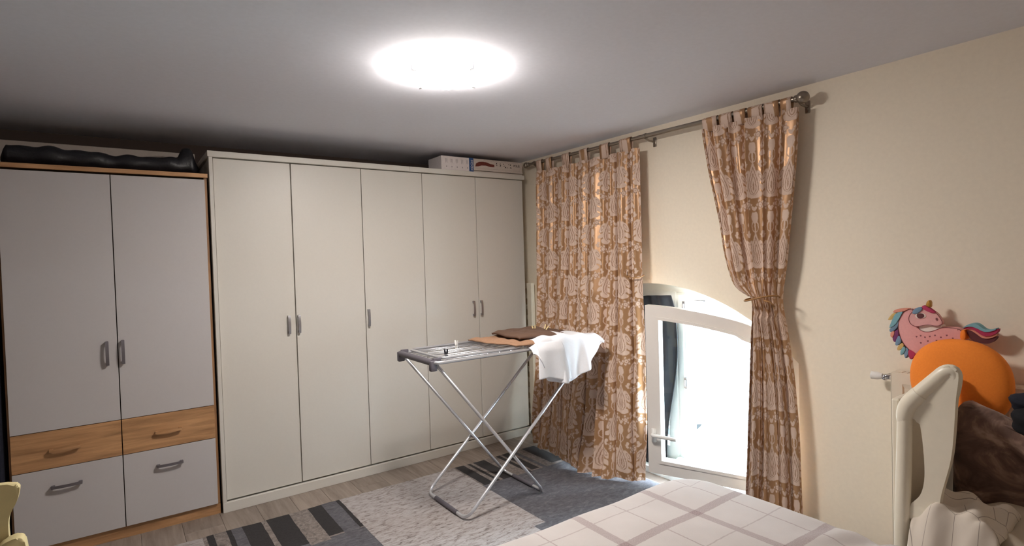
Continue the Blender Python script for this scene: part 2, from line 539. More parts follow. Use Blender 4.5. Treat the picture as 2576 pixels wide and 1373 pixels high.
bm = newbm()
hole = arch_out(0.0)
out = [(YF-0.1, -0.1), (YF-0.1, ZC), (YB+0.1, ZC), (YB+0.1, -0.1)]
P = [(YB+0.1, -0.1), (YB+0.1, ZC), (YF-0.1, ZC), (YF-0.1, -0.1), (hole[-1][0], -0.1)] + hole[::-1] + [(hole[0][0], -0.1)]
prism(bm, P, W3, XW, XO)
struct('wall_right', bm, M['wall'])
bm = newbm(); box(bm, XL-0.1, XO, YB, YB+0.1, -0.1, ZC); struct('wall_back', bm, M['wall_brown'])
bm = newbm(); box(bm, XL-0.1, XL, YF, YB, -0.1, ZC); struct('wall_left', bm, M['wall_dark'])
bm = newbm(); box(bm, XL-0.1, XO, YF-0.1, YF, -0.1, ZC); struct('wall_front', bm, M['wall'])
bm = newbm(); box(bm, XL-0.1, XO, YF-0.1, YB+0.1, ZC, ZC+0.12); struct('ceiling', bm, M['ceiling'])
bm = newbm(); box(bm, XL-0.1, XO, YF-0.1, YB+0.1, -0.12, -0.012)
floor = struct('floor', bm, M['subfloor'])
# floor planks, lengthwise towards the wardrobes
bm = newbm(); box(bm, -0.0945, 0.0945, -0.5992, 0.5992, -0.010, 0.0, 0.001, 1)
plank0 = None
pw, pl = 0.19, 1.2
nx = int((XW-XL)/pw)+1
for i in range(nx):
    off = [0.0, 0.43, 0.81, 0.22, 0.6][i % 5]
    y = YB+off
    while y > YF:
        yc = y-pl/2
        x0 = XL+i*pw
        if x0+pw > XW:
            break
        lo = max(y-pl, YF)
        if min(y, YB)-lo > 0.05:
            if plank0 is None:
                me = bpy.data.meshes.new('plank'); bm.to_mesh(me); me.materials.append(M['plank'])
                plank0 = me
            hi = min(y, YB)
            o = bpy.data.objects.new('plank', plank0); COL.objects.link(o); o.parent = floor
            o.location = (x0+pw/2, (lo+hi)/2, 0); o.scale = (1, (hi-lo)/pl, 1)
        y -= pl
bm.free()

# ------------------------------------------------------------------ window in the recess
win = root_struct('window_1')
FX0, FX1 = 0.25, 0.325
bm = newbm()
ring_strip(bm, arch_out(0.0, zb=0.03), arch_out(0.055, zb=0.085), W3, FX0, FX1, closed=True)
obj('frame', bm, M['pvc'], win)
bm = newbm(); box(bm, FX0-0.005, FX1+0.005, -1.375, -1.300, 0.085, arch_z(-1.34, 0.055), 0.004)
box(bm, FX0-0.012, FX0-0.004, -1.358, -1.318, 0.1, arch_z(-1.34, 0.06)-0.01, 0.002)
obj('mullion', bm, M['pvc'], win)
def sash_outline(inset, ya, yb, zb):
    return arch_out(0.055+inset, ya, yb, 20, zb)
# closed left leaf
lf = newbm()
ring_strip(lf, sash_outline(0.0, -0.31, -1.302, 0.09), sash_outline(0.07, -0.38, -1.232, 0.16), W3, FX0-0.012, FX1-0.02, closed=True)
leaf = obj('casement', lf, M['pvc'], win)
bm = newbm(); prism(bm, sash_outline(0.065, -0.375, -1.237, 0.155), W3, 0.284, 0.292); obj('pane', bm, M['glass'], leaf)
# open right leaf, swung into the room about its right edge
Hx, Hy = 0.24, -2.105
Fx, Fy = -0.05, -1.31
dl = math.hypot(Fx-Hx, Fy-Hy); dx, dy = (Fx-Hx)/dl, (Fy-Hy)/dl
nxv, nyv = -dy, dx                      # normal of the leaf
def S3(s, z, t): return (Hx+dx*s+nxv*t, Hy+dy*s+nyv*t, z)
prof = [(0.0, 0.86), (0.12, 0.965), (0.265, 1.030), (0.40, 1.062), (0.482, 1.078), (0.58, 1.094), (0.673, 1.107), (0.76, 1.1155), (0.845, 1.121)]
def leaf_outline(inset, n=20):
    s0, s1 = inset, dl-inset
    P = [(s1, 0.09+inset)]
    for k in range(n+1):
        s = lerp(s1, s0, k/n)
        P.append((s, smooth_interp(s, prof, 0.06)-inset*(1.0 if s > 0.3 else 1.15)))
    P.append((s0, 0.09+inset))
    return P
bm = newbm()
ring_strip(bm, leaf_outline(0.0), leaf_outline(0.078), S3, -0.03, 0.03)
sash = obj('casement', bm, M['pvc'], win); sash['label'] = 'open arched casement with lever handle'
bm = newbm()
ring_strip(bm, leaf_outline(0.066), leaf_outline(0.084), S3, 0.030, 0.036)
ring_strip(bm, leaf_outline(0.066), leaf_outline(0.084), S3, -0.036, -0.030)
obj('glazing_bead', bm, M['pvc'], sash)
bm = newbm(); prism(bm, leaf_outline(0.07), S3, -0.004, 0.004); obj('pane', bm, M['glass'], sash)
# lever handle on the free side (room side of the leaf)
bm = newbm(); sgn = -1 if nxv > 0 else 1
hs = dl-0.04; hz = 0.335
def HP(s, z, t): return Vector(S3(s, z, t*sgn))
tube(bm, fillet([HP(hs, hz, 0.03), HP(hs, hz, 0.075), HP(hs-0.15, hz-0.004, 0.078)], 0.02), 0.011, 12)
tube(bm, [HP(hs, hz-0.05, 0.034), HP(hs, hz+0.03, 0.034)], 0.015, 12)
obj('lever_handle', bm, M['plastic_w'], sash, smooth=True)
# striker plates and hinges on the mullion
for z in (1.09, 0.60):
    bm = newbm(); box(bm, 0.232, 0.25, -1.380, -1.357, z-0.035, z+0.035, 0.003); box(bm, 0.222, 0.234, -1.373, -1.363, z-0.02, z+0.02, 0.002)
    obj('striker_plate', bm, M['steel'], win)
bm = newbm(); box(bm, 0.245, 0.25, -1.52, -1.44, 1.128, 1.138, 0.001); obj('lock_keep', bm, M['steel'], win)
for z in (0.2, 0.72):
    bm = newbm(); cyl(bm, (0.235, -2.115, z), (0.235, -2.115, z+0.07), 0.009); obj('hinge', bm, M['plastic_w'], win, smooth=True, angle=A50)
bm = newbm(); box(bm, XW-0.0, XO+0.10, AY-AHW, AY+AHW, -0.09, 0.03, 0.004)
sill = struct('trim_1', bm, M['sill'])

# security grille outside the opening
gr = thing('window_grille', 'white iron security grille of flat bars outside the arched window', 'grille', (0.52, AY, 0.03))
def flat(name, p0, p1, w):
    bm = newbm(); box(bm, min(p0[0], p1[0]), max(p0[0], p1[0]), min(p0[1], p1[1])-w*(p0[1] == p1[1]), max(p0[1], p1[1])+w*(p0[1] == p1[1]),
                      min(p0[2], p1[2])-w*(p0[2] == p1[2]), max(p0[2], p1[2])+w*(p0[2] == p1[2]), 0.002, 1)
    obj(name, bm, M['grille'], gr)
for y in (-0.43, -0.91, -1.385, -1.865):
    flat('upright_bar', (0.50, y, 0.03), (0.512, y, arch_z(y)), 0.013)
for z in (0.175, 0.36, 0.552, 0.755, 0.95):
    hw = math.sqrt(max(AR**2-(z+0.107)**2, 0)); hw = min(hw, AHW)
    bm = newbm(); box(bm, 0.512, 0.524, AY-hw, AY+hw, z-0.008, z+0.008, 0.002, 1); obj('cross_bar', bm, M['grille'], gr)

# ------------------------------------------------------------------ outside
bm = newbm(); box(bm, XO, 16, -12, 16, -0.75, -0.55); struct('ground_outside', bm, M['concrete'])
bm = newbm(); box(bm, XO, XO+0.5, -4, 2, -0.55, -0.09); struct('trim_2', bm, M['concrete'])
nb = thing('neighbour_house', 'pale neighbouring house with horizontal cladding boards across the yard', 'building', (4.8, 1.2, -0.55))
bm = newbm(); box(bm, 4.53, 8, -3, 8, -0.55, 2.4); obj('wall', bm, M['board'], nb)
z = -0.53
while z < 2.2:
    bm = newbm(); box(bm, 4.5, 4.53, -3, 8, z, z+0.206, 0.004, 1); obj('cladding_board', bm, M['board'], nb)
    z += 0.214
bm = newbm(); box(bm, 4.35, 8.2, -3.2, 8.2, 2.4, 2.5); box(bm, 4.30, 4.38, -3.2, 8.2, 2.34, 2.46, 0.02); obj('roof_gutter', bm, M['steel'], nb)
bm = newbm(); ring_strip(bm, [(1.15, -0.42), (1.15, 0.36), (1.75, 0.36), (1.75, -0.42)], [(1.2, -0.37), (1.2, 0.31), (1.7, 0.31), (1.7, -0.37)], W3, 4.44, 4.5)
wf = obj('window_frame', bm, M['grille'], nb)
bm = newbm(); box(bm, 4.488, 4.495, 1.2, 1.7, -0.37, 0.31); obj('pane', bm, M['tyre'], wf)
for k in range(4):
    bm = newbm(); box(bm, 4.46, 4.475, 1.28+k*0.11, 1.30+k*0.11, -0.4, 0.34); obj('window_bar', bm, M['grille'], wf)
for k in range(3):
    bm = newbm(); box(bm, 4.475, 4.487, 1.17, 1.73, -0.2+k*0.2, -0.185+k*0.2); obj('window_bar', bm, M['grille'], wf)

# white car parked outside, tail towards the right
car = thing('car', 'white car parked outside beyond the open window', 'car', (2.9, 1.4, -0.55))
side = [(-0.44, -0.30), (-0.48, -0.18), (-0.46, 0.05), (-0.42, 0.26), (-0.30, 0.30), (0.25, 0.34), (0.75, 0.72), (1.2, 0.80), (2.2, 0.80), (2.9, 0.42), (3.6, 0.30), (3.75, 0.05), (3.75, -0.3), (3.3, -0.36), (0.0, -0.36)]
bm = newbm(); prism(bm, side, W3, 2.2, 3.9, 0.05); body = obj('body', bm, M['car'], car, smooth=True, angle=A30)
bm = newbm(); prism(bm, [(0.42, 0.40), (0.80, 0.68), (1.2, 0.74), (1.2, 0.40)], W3, 2.185, 2.22, 0.004); obj('side_window', bm, M['tyre'], car)
bm = newbm(); prism(bm, [(1.28, 0.40), (1.28, 0.74), (2.15, 0.74), (2.6, 0.40)], W3, 2.185, 2.22, 0.004); obj('side_window', bm, M['tyre'], car)
for yy in (0.32, 2.95):
    for xx in (2.22, 3.70):
        bm = newbm(); cyl(bm, (xx-0.06, yy, -0.25), (xx+0.16, yy, -0.25), 0.30, 28); w = obj('wheel', bm, M['tyre'], car, smooth=True, angle=A50)
        bm = newbm(); cyl(bm, (xx-0.075, yy, -0.25), (xx-0.05, yy, -0.25), 0.17, 20); obj('hub_cap', bm, M['steel'], w, smooth=True, angle=A50)
bm = newbm(); box(bm, 2.16, 3.94, -0.52, -0.36, -0.36, -0.18, 0.03); obj('bumper', bm, M['tyre'], car)
bm = newbm(); box(bm, 2.195, 2.33, -0.475, -0.440, -0.10, 0.08, 0.01); obj('tail_light', bm, M['tail'], car)
bm = newbm(); box(bm, 2.192, 2.2, -0.40, 2.9, 0.12, 0.132); box(bm, 2.192, 2.2, -0.30, -0.02, 0.17, 0.18); obj('trim_strip', bm, M['tyre'], car)

# mint bottle lying on the sill
bm = newbm()
tube(bm, [(0.20, -1.30, 0.075), (0.20, -1.33, 0.078), (0.20, -1.38, 0.075), (0.20, -1.42, 0.072), (0.20, -1.44, 0.07)], [0.02, 0.043, 0.044, 0.03, 0.013], 18)
tag(obj('bottle', bm, M['mint'], smooth=True), 'pale mint plastic bottle lying on the window sill', 'bottle')

# black blackout cloth hung in the left of the recess
def cloth_black(u, v):
    zt = 1.165-0.10*(u**1.6)-0.05*max(0, u-0.2)
    y = lerp(-1.335, -0.32, u)
    zt = min(zt, arch_z(y)-0.025)
    z = lerp(0.035, zt, v)
    y += 0.09*(1-v)**2*(1-u)+0.02*math.sin(v*7)*(1-u)
    x = 0.185+0.02*math.sin(u*34+v*1.5)*(0.4+0.6*(1-v))+0.008*math.sin(u*71)-0.02*(v > 0.93)*(v-0.93)/0.07
    return (x, y, z)
bm = newbm(); grid(bm, 90, 40, cloth_black)
o = obj('blackout_cloth', bm, M['black_cloth'], smooth=True, tag='open')
md = o.modifiers.new('t', 'SOLIDIFY'); md.thickness = 0.004
tag(o, 'black cloth hanging inside the arched recess behind the open casement', 'curtain')

# ================================================================== large cream wardrobe with five doors
wr = thing('wardrobe', 'large cream five-door wardrobe with bow handles along the back wall', 'wardrobe', (-1.125, 0.28, 0))
bm = newbm()
box(bm, -2.245, -2.227, 0.02, 0.58, 0.0, 2.068); box(bm, -0.018, 0.0, 0.02, 0.58, 0.0, 2.068)
box(bm, -2.245, 0.0, 0.565, 0.58, 0.0, 2.068); box(bm, -2.245, 0.0, 0.02, 0.58, 0.05, 0.066)
for k in range(1, 5): box(bm, -2.25+0.45*k-0.012, -2.25+0.45*k+0.012, 0.024, 0.56, 0.066, 2.06)
obj('carcass', bm, M['white_lam'], wr)
bm = newbm(); box(bm, -2.2, -0.03, 0.03, 0.05, 0.07, 2.05); obj('gap_shade_panel', bm, M['dark_gap'], wr)  # dark sheet behind the doors, shade of the gaps put into colour
bm = newbm(); box(bm, -2.258, -1.0005, -0.024, 0.58, 2.066, 2.10, 0.0015, 1); obj('cornice', bm, M['white_lam'], wr)
bm = newbm(); box(bm, -0.9995, 0.004, -0.024, 0.58, 2.066, 2.10, 0.0015, 1); obj('cornice', bm, M['white_lam'], wr)
bm = newbm(); box(bm, -2.252, 0.0, -0.022, 0.0, 0.0, 0.058, 0.0015, 1); obj('plinth', bm, M['white_lam'], wr)
bm = newbm(); box(bm, -2.252, -2.232, -0.022, 0.02, 0.058, 2.066, 0.0015, 1); obj('side_trim', bm, M['white_lam'], wr)
def bow_handle(parent, c, vertical=True, mat='steel', L=0.115, proj=0.026):
    bm = newbm()
    n = 12; w = 0.0075
    pts = []
    for k in range(n+1):
        t = -1+2*k/n
        pts.append((t*L/2, proj-0.006*t*t))
    A = []
    for (a, d) in pts:
        A.append([(a, d), (a, d-0.006)])
    def P(a, wd, d): return (c[0]+wd, c[1]-d, c[2]+a) if vertical else (c[0]+a, c[1]-d, c[2]+wd)
    rows = [[bm.verts.new(P(a, s, dd)) for s, dd in ((-w, d), (w, d), (w*0.7, d-0.007), (-w*0.7, d-0.007))] for a, d in pts]
    for r0, r1 in zip(rows, rows[1:]):
        for k in range(4): bm.faces.new((r0[k], r1[k], r1[(k+1) % 4], r0[(k+1) % 4]))
    bm.faces.new(rows[0]); bm.faces.new(rows[-1][::-1])
    for s in (-1, 1):
        a0, a1 = sorted((s*(L/2-0.016), s*L/2))
        if vertical: box(bm, c[0]-w*0.8, c[0]+w*0.8, c[1]-proj+0.008, c[1], c[2]+a0, c[2]+a1, 0.0015, 1)
        else: box(bm, c[0]+a0, c[0]+a1, c[1]-proj+0.008, c[1], c[2]-w*0.8, c[2]+w*0.8, 0.0015, 1)
    return obj('handle', bm, M[mat], parent)
hx = [-1.845, -1.785, -1.332, -0.503, -0.434]
for k in range(5):
    x0 = -2.25+0.45*k+(0.022 if k == 0 else 0.0022); x1 = -2.25+0.45*(k+1)-(0.003 if k == 4 else 0.0022)
    bm = newbm(); box(bm, x0, x1, -0.002, 0.018, 0.066, 2.0615, 0.0012, 1)
    if k == 0:     # the first leaf sags a little: gap widening towards z 0.73
        for v in bm.verts:
            if v.co.x > x1-0.01: v.co.x -= 0.0015
    d = obj('door', bm, M['white_lam'], wr)
    bow_handle(d, (hx[k], -0.002, 1.062))

# ================================================================== smaller wardrobe with oak band and drawers
w2 = thing('wardrobe', 'white two-door wardrobe with an oak drawer band and lower drawers, left of the cream one', 'wardrobe', (-2.71, 0.28, 0))
LX0, LX1, LXC = -3.165, -2.262, -2.7135
bm = newbm()
box(bm, LX0, LX0+0.016, 0.004, 0.54, 0.0, 1.95); box(bm, LX1-0.016, LX1, 0.004, 0.54, 0.0, 1.95)
box(bm, LX0, LX1, 0.53, 0.54, 0.0, 1.95); box(bm, LX0, LX1, 0.004, 0.54, 0.045, 0.06)
obj('carcass', bm, M['oak_z'], w2)
bm = newbm(); box(bm, LX0-0.004, LX1+0.003, -0.014, 0.54, 1.944, 1.967, 0.001, 1); obj('top_board', bm, M['oak_x'], w2)
bm = newbm(); box(bm, LX0, LX1, 0.0, 0.016, 0.0, 0.058); obj('plinth', bm, M['oak_x'], w2)
bm = newbm(); box(bm, LX0+0.02, LX1-0.02, 0.02, 0.03, 0.06, 1.94); obj('gap_shade_panel', bm, M['dark_gap'], w2)  # dark sheet again, colours the gaps between the fronts as shade
for k in (0, 1):
    x0, x1 = (LX0+0.010, LXC-0.002) if k == 0 else (LXC+0.002, LX1-0.014)
    bm = newbm(); box(bm, x0, x1, -0.016, 0.002, 0.6385, 1.932, 0.001, 1); d = obj('door', bm, M['white_lam2'], w2)
    bow_handle(d, (LXC-0.046 if k == 0 else LXC+0.018+0.004, -0.016, 0.997), True, 'grey_steel', 0.125, 0.03)
    bm = newbm(); box(bm, x0, x1, -0.016, 0.002, 0.4485, 0.6355, 0.001, 1); d = obj('drawer', bm, M['oak_x'], w2)
    cx = -2.948 if k == 0 else -2.503
    bow_handle(d, (cx, -0.016, 0.54), False, 'oak_x', 0.125, 0.03)
    bm = newbm(); box(bm, x0, x1, -0.016, 0.002, 0.064, 0.4455, 0.001, 1); d = obj('drawer', bm, M['white_lam2'], w2)
    bow_handle(d, (cx, -0.016, 0.355), False, 'grey_steel', 0.125, 0.03)

# black holdall on the smaller wardrobe
def bag(u, v):
    x = lerp(-3.15, -2.29, u)
    r = 0.052+0.003*math.sin(u*9)+0.002*math.sin(u*31+1)-0.012*(u-0.4)*(u > 0.4)
    r *= min(1, (u+0.01)*30, (1.02-u)*18)**0.5
    hump = 0.075*math.exp(-((u-0.935)/0.042)**4)
    a = 2*PI*v
    ca, sa = math.cos(a), math.sin(a)
    y = 0.16+r*2.1*math.copysign(abs(ca)**0.8, ca)
    z = 1.969+r+(r+hump*(sa > 0))*math.copysign(abs(sa)**0.75, sa)
    z += 0.004*math.sin(u*50+v*9)
    return (x, y, max(z, 1.9685))
bm = newbm(); grid(bm, 80, 25, bag)
bmesh.ops.remove_doubles(bm, verts=bm.verts[:], dist=0.0002)
bg = obj('holdall', bm, M['bag'], smooth=True)
tag(bg, 'long black holdall lying on top of the smaller wardrobe', 'bag')
bx_ = thing('lit_strip_box', 'long pale grey box added behind the black holdall as the lit strip of wall', 'box', (-2.7, 0.45, 1.968))
bm = newbm(); box(bm, -3.235, -2.275, 0.40, 0.50, 1.9685, 2.150, 0.004); obj('box', bm, M['card2'], bx_)  # box added to stand in for the lit strip of back wall
# boxes on the cream wardrobe
b1 = thing('carton', 'white carton with a blue end stripe on the cream wardrobe', 'box', (-0.595, 0.15, 2.10))
bm = newbm(); box(bm, -0.733, -0.459, 0.004, 0.21, 2.1005, 2.206, 0.002, 1); obj('box', bm, M['card'], b1)
bm = newbm(); box(bm, -0.495, -0.457, 0.002, 0.2112, 2.1012, 2.2072, 0.001, 1); bs = obj('blue_stripe', bm, M['blue'], b1)
bm = newbm()
for k in range(5):
    x = -0.69+k*0.045
    box(bm, x-0.003, x+0.003, 0.002, 0.0041, 2.124, 2.134)
    for j in range(4): box(bm, x-0.010+j*0.005, x-0.0085+j*0.005, 0.003, 0.0041, 2.155+0.004*((k+j) % 3), 2.188)
obj('printed_notes', bm, M['greyink'], b1)['kind'] = 'stuff'
def text(name, s, size, loc, rot, mat, parent, ext=0.0006):
    c = bpy.data.curves.new(name, 'FONT'); c.body = s; c.size = size; c.extrude = ext
    c.align_x = 'CENTER'; c.align_y = 'CENTER'
    t = bpy.data.objects.new(name, c); COL.objects.link(t)
    me = None
    t.rotation_euler = rot
    dg = bpy.context.evaluated_depsgraph_get()
    me = bpy.data.meshes.new_from_object(t.evaluated_get(dg))
    bpy.data.objects.remove(t)
    o = bpy.data.objects.new(name, me); COL.objects.link(o)
    off = Vector(loc); p = parent
    while p is not None: off -= p.location; p = p.parent
    o.location = off; o.rotation_euler = rot; o.parent = parent
    me.materials.clear(); me.materials.append(mat)
    return o
text('lettering', 'MOOX', 0.026, (-0.474, 0.0015, 2.152), (PI/2, PI/2, 0), M['card'], b1)
fb = thing('flat_box', 'flat grey-white box with a dark red print on the cream wardrobe', 'box', (-0.22, 0.18, 2.135))
bm = newbm(); box(bm, -0.452, 0.012, 0.010, 0.33, 2.1345, 2.208, 0.0015, 1); obj('box', bm, M['card2'], fb)
bm = newbm()
pp = [(-0.437, 2.147), (-0.430, 2.170), (-0.405, 2.184), (-0.37, 2.188), (-0.335, 2.186), (-0.30, 2.176), (-0.262, 2.172), (-0.262, 2.153), (-0.30, 2.152), (-0.34, 2.160), (-0.38, 2.158), (-0.41, 2.150)]
prism(bm, pp, lambda a, b, t: (a, t, b), 0.0088, 0.0101); obj('printed_picture', bm, M['choc'], fb)
bm = newbm()
for k, (x, z) in enumerate([(-0.240, 2.182), (-0.238, 2.168), (-0.205, 2.182), (-0.203, 2.168), (-0.172, 2.183), (-0.168, 2.168), (-0.155, 2.158), (-0.14, 2.157), (-0.122, 2.184), (-0.105, 2.181), (-0.106, 2.160), (-0.100, 2.157)]):
    s = 0.0045 if k % 3 else 0.0065
    prism(bm, [(x-s, z-s*0.6), (x-s*0.2, z+s*0.7), (x+s, z+s), (x+s*0.5, z-s*0.5)], lambda a, b, t: (a, t, b), 0.0088, 0.0101)
obj('printed_fragments', bm, M['ink'], fb)['kind'] = 'stuff'
bm = newbm()
for k in range(70):
    x = -0.36+k*0.0048; z = 2.196+0.004*((k*7) % 3-1)
    box(bm, x, x+0.002, 0.009, 0.0101, z, z+0.005)
f2 = obj('printed_hatching', bm, M['greyink'], fb); f2['kind'] = 'stuff'
text('lettering', 'POLIS', 0.024, (-0.045, 0.0095, 2.176), (PI/2, 0, 0), M['ink'], fb)
fl = thing('folded_board', 'flat pale folded board under the printed flat box', 'board', (-0.24, 0.18, 2.101))
bm = newbm(); box(bm, -0.455, 0.008, 0.006, 0.34, 2.1008, 2.113, 0.001, 1); obj('lower_panel', bm, M['card2'], fl)
bm = newbm(); box(bm, -0.455, 0.010, 0.004, 0.34, 2.117, 2.1335, 0.001, 1); box(bm, -0.45, 0.0, 0.03, 0.33, 2.112, 2.118); obj('upper_panel', bm, M['card2'], fl)

# cot side stored in the gap between wardrobe and window wall
cs = thing('cot_gate', 'white slatted cot side standing upright between cream wardrobe and window wall', 'cot gate', (0.075, 0.3, 0))
bm = newbm(); box(bm, 0.060, 0.096, 0.000, 0.062, 0.0, 1.228, 0.006); obj('rail', bm, M['cream'], cs)
bm = newbm(); box(bm, 0.060, 0.096, 0.50, 0.56, 0.0, 1.228, 0.006); obj('rail', bm, M['cream'], cs)
slm = None
for k in range(14):
    z = 0.045+k*0.0875
    if slm is None:
        bm = newbm(); box(bm, 0.070, 0.086, 0.062, 0.50, z, z+0.042, 0.004); s0 = obj('slat', bm, M['cream'], cs); slm = s0
    else:
        o = slm.copy(); COL.objects.link(o); o.location.z += 0.0875*k

# ================================================================== ceiling lamp
lc = (-1.535, -1.525)
lamp = thing('ceiling_lamp', 'lit square glass ceiling lamp held by metal clips', 'lamp', (lc[0], lc[1], ZC))
ang = math.radians(12)
ca, sa = math.cos(ang), math.sin(ang)
def LR(x, y, z): return (lc[0]+x*ca-y*sa, lc[1]+x*sa+y*ca, z)
HS = 0.168
def smoothsq(h):
    o = []
    for k in range(32):
        a = 2*PI*k/32; q = (abs(math.cos(a))**5+abs(math.sin(a))**5)**0.2
        o.append((h*math.cos(a)/q, h*math.sin(a)/q))
    return o
def shade(u, v):
    x = (u*2-1); y = (v*2-1)
    q = max(abs(x), abs(y))
    k = 1.0
    qq = min(1.0, (x**4+y**4)**0.25)
    z = 2.178+0.046*(0.7*qq**2+0.3*qq**4)
    return LR(x*HS*k, y*HS*k, z)
bm = newbm(); grid(bm, 17, 17, lambda u, v: shade(u, v))
o = obj('shade', bm, M['lamp'], lamp, smooth=True, tag='open')
bm = newbm()
baffle = [LR(x, y, 0)[:2] for x, y in smoothsq(0.142)]
prism(bm, baffle, lambda a, b, t: (a, b, t), 2.230, 2.233)  # wide plate added to block the shade's upward light from the ceiling
cyl(bm, (lc[0], lc[1], 2.2325), (lc[0], lc[1], ZC-0.002), 0.085, 28); obj('base_and_baffle', bm, M['plastic_w'], lamp, smooth=True, angle=A50)
for k in range(4):
    a = ang+PI/2*k
    bm = newbm()
    px, py = lc[0]+math.cos(a)*(HS+0.004), lc[1]+math.sin(a)*(HS+0.004)
    d = Vector((math.cos(a), math.sin(a), 0)); q = Vector((-d.y, d.x, 0))
    pts = [Vector((px, py, 2.200))-d*0.016, Vector((px, py, 2.198)), Vector((px, py, 2.226)), Vector((px, py, ZC-0.004))-d*0.03]
    tube(bm, pts, 0.005, 6); obj('clip', bm, M['steel'], lamp)

# ================================================================== curtain rod
rodt = thing('curtain_rod', 'nickel curtain rod with ball ends below the ceiling of the window wall', 'curtain rod', (0.03, -1.1, 2.17))
RX = 0.030
def rodz(y): return 2.186+0.0095*y
bm = newbm(); tube(bm, [(RX, -0.035, rodz(-0.035)), (RX, -1.215, rodz(-1.215))], 0.0115, 14); obj('rod', bm, M['rod'], rodt, smooth=True, angle=A50)
bm = newbm(); tube(bm, [(RX, -1.2, rodz(-1.2)), (RX, -2.205, rodz(-2.205))], 0.0135, 14); obj('rod', bm, M['rod'], rodt, smooth=True, angle=A50)
for y, r in ((-0.020, 0.024), (-2.245, 0.030)):
    bm = newbm(); ball(bm, (RX, y, rodz(y)), r, 24, 14); fin = obj('finial', bm, M['rod'], rodt, smooth=True)
    bm = newbm(); s = 1 if y > -1 else 1
    yy = y-0.03 if y > -1 else y+0.03
    tube(bm, [(RX, yy-0.012, rodz(yy)), (RX, yy-0.006, rodz(yy)), (RX, yy+0.006, rodz(yy)), (RX, yy+0.012, rodz(yy))], [0.012, 0.018, 0.018, 0.012], 16)
    obj('collar', bm, M['rod'], fin, smooth=True, angle=A50)
for y in (-0.13, -1.265, -2.224):
    bm = newbm(); z = rodz(y)
    tube(bm, fillet([(XW-0.001, y, z-0.03), (0.06, y, z-0.028), (RX, y, z-0.014)], 0.02), 0.006, 8)
    box(bm, XW-0.006, XW, y-0.012, y+0.012, z-0.06, z, 0.002, 1)
    tube(bm, [(RX, y-0.008, z), (RX, y+0.008, z)], 0.0165, 14)
    obj('bracket', bm, M['rod'], rodt, smooth=True, angle=A50)

# ================================================================== curtains
TOPZ = 2.112
def fold(s, n, seed=0):
    """irregular pleat profile, -1..1"""
    w = s+0.018*math.sin(2*PI*s*2.3+seed)+0.010*math.sin(2*PI*s*5.1+seed*2)
    a = 1.9*abs(math.sin(PI*n*w+seed))**0.75-1.0
    return a*(0.78+0.22*math.sin(2*PI*s*3.7+seed))+0.16*math.sin(6*PI*n*w+1.3*seed)
# left, hanging free
BOT = [(0.0, (-0.150, -0.300)), (0.12, (-0.185, -0.40)), (0.30, (-0.250, -0.60)), (0.5, (-0.270, -0.83)), (0.66, (-0.255, -1.01)), (0.70, (-0.270, -1.05)), (0.83, (-0.190, -1.17)), (0.93, (-0.120, -1.255)), (1.0, (-0.045, -1.285))]
def left_curtain(s, t):
    # s across (0 at the wardrobe), t 0 bottom .. 1 top
    top = (RX, lerp(-0.165, -1.215, s))
    bx = interp(s, [(a, p[0]) for a, p in BOT]); by = interp(s, [(a, p[1]) for a, p in BOT])
    k = (1-t)**1.9
    x = lerp(top[0], bx, k); y = lerp(top[1], by, k)
    amp = 0.032+0.016*(1-t)**0.6
    if t > 0.95: amp *= 1-0.35*(t-0.95)/0.05
    # a deep fold separating the right hand part
    low = max(0.0, 1-t/0.55)**0.8
    flat = math.exp(-((s-0.36)/0.20)**4)+math.exp(-((s-0.84)/0.10)**4)
    fx = fold(s, 8.5, 0.4)*amp*(1-0.8*low*min(1, flat))
    fx -= 0.085*math.exp(-((s-0.635)/0.03)**2)*low
    fx += 0.03*math.exp(-((s-0.70)/0.03)**2)*low
    fx += 0.018*math.sin(t*9+s*14)*(1-t)**2+0.010*math.sin(t*21-s*30)*(1-t)**3
    yy = y+0.012*math.cos(2*PI*8.5*s)*(0.5+0.5*(1-t))
    hem = 0.026+0.006*math.sin(s*40)+0.012*(s < 0.55)
    z = lerp(hem, TOPZ+0.004*math.sin(s*41)-0.0095*s*0.3, t)
    return (x-fx, yy, z)
def curtain_mesh(fn, fw, nu, nv, u0=0.0):
    """uv u follows the cloth's own width, measured along the pleats near the top"""
    P = [Vector(fn(i/(nu-1), 0.8)) for i in range(nu)]
    L = [0.0]
    for p, q in zip(P, P[1:]): L.append(L[-1]+math.hypot(q.x-p.x, q.y-p.y))
    k = fw/L[-1] if fw else 1.0
    bm = newbm()
    grid(bm, nu, nv, lambda s, t: fn(s, t), lambda s, t: (u0+k*L[min(nu-1, round(s*(nu-1)))], 0.03+t*2.08))
    return bm
cl = thing('curtain', 'left damask curtain hanging free to the floor beside the wardrobe', 'curtain', (0.02, -0.7, 0), 'damask tab-top curtains')
bm = curtain_mesh(left_curtain, 1.75, 260, 110); o = obj('panel', bm, M['damask'], cl, smooth=True, tag='open')
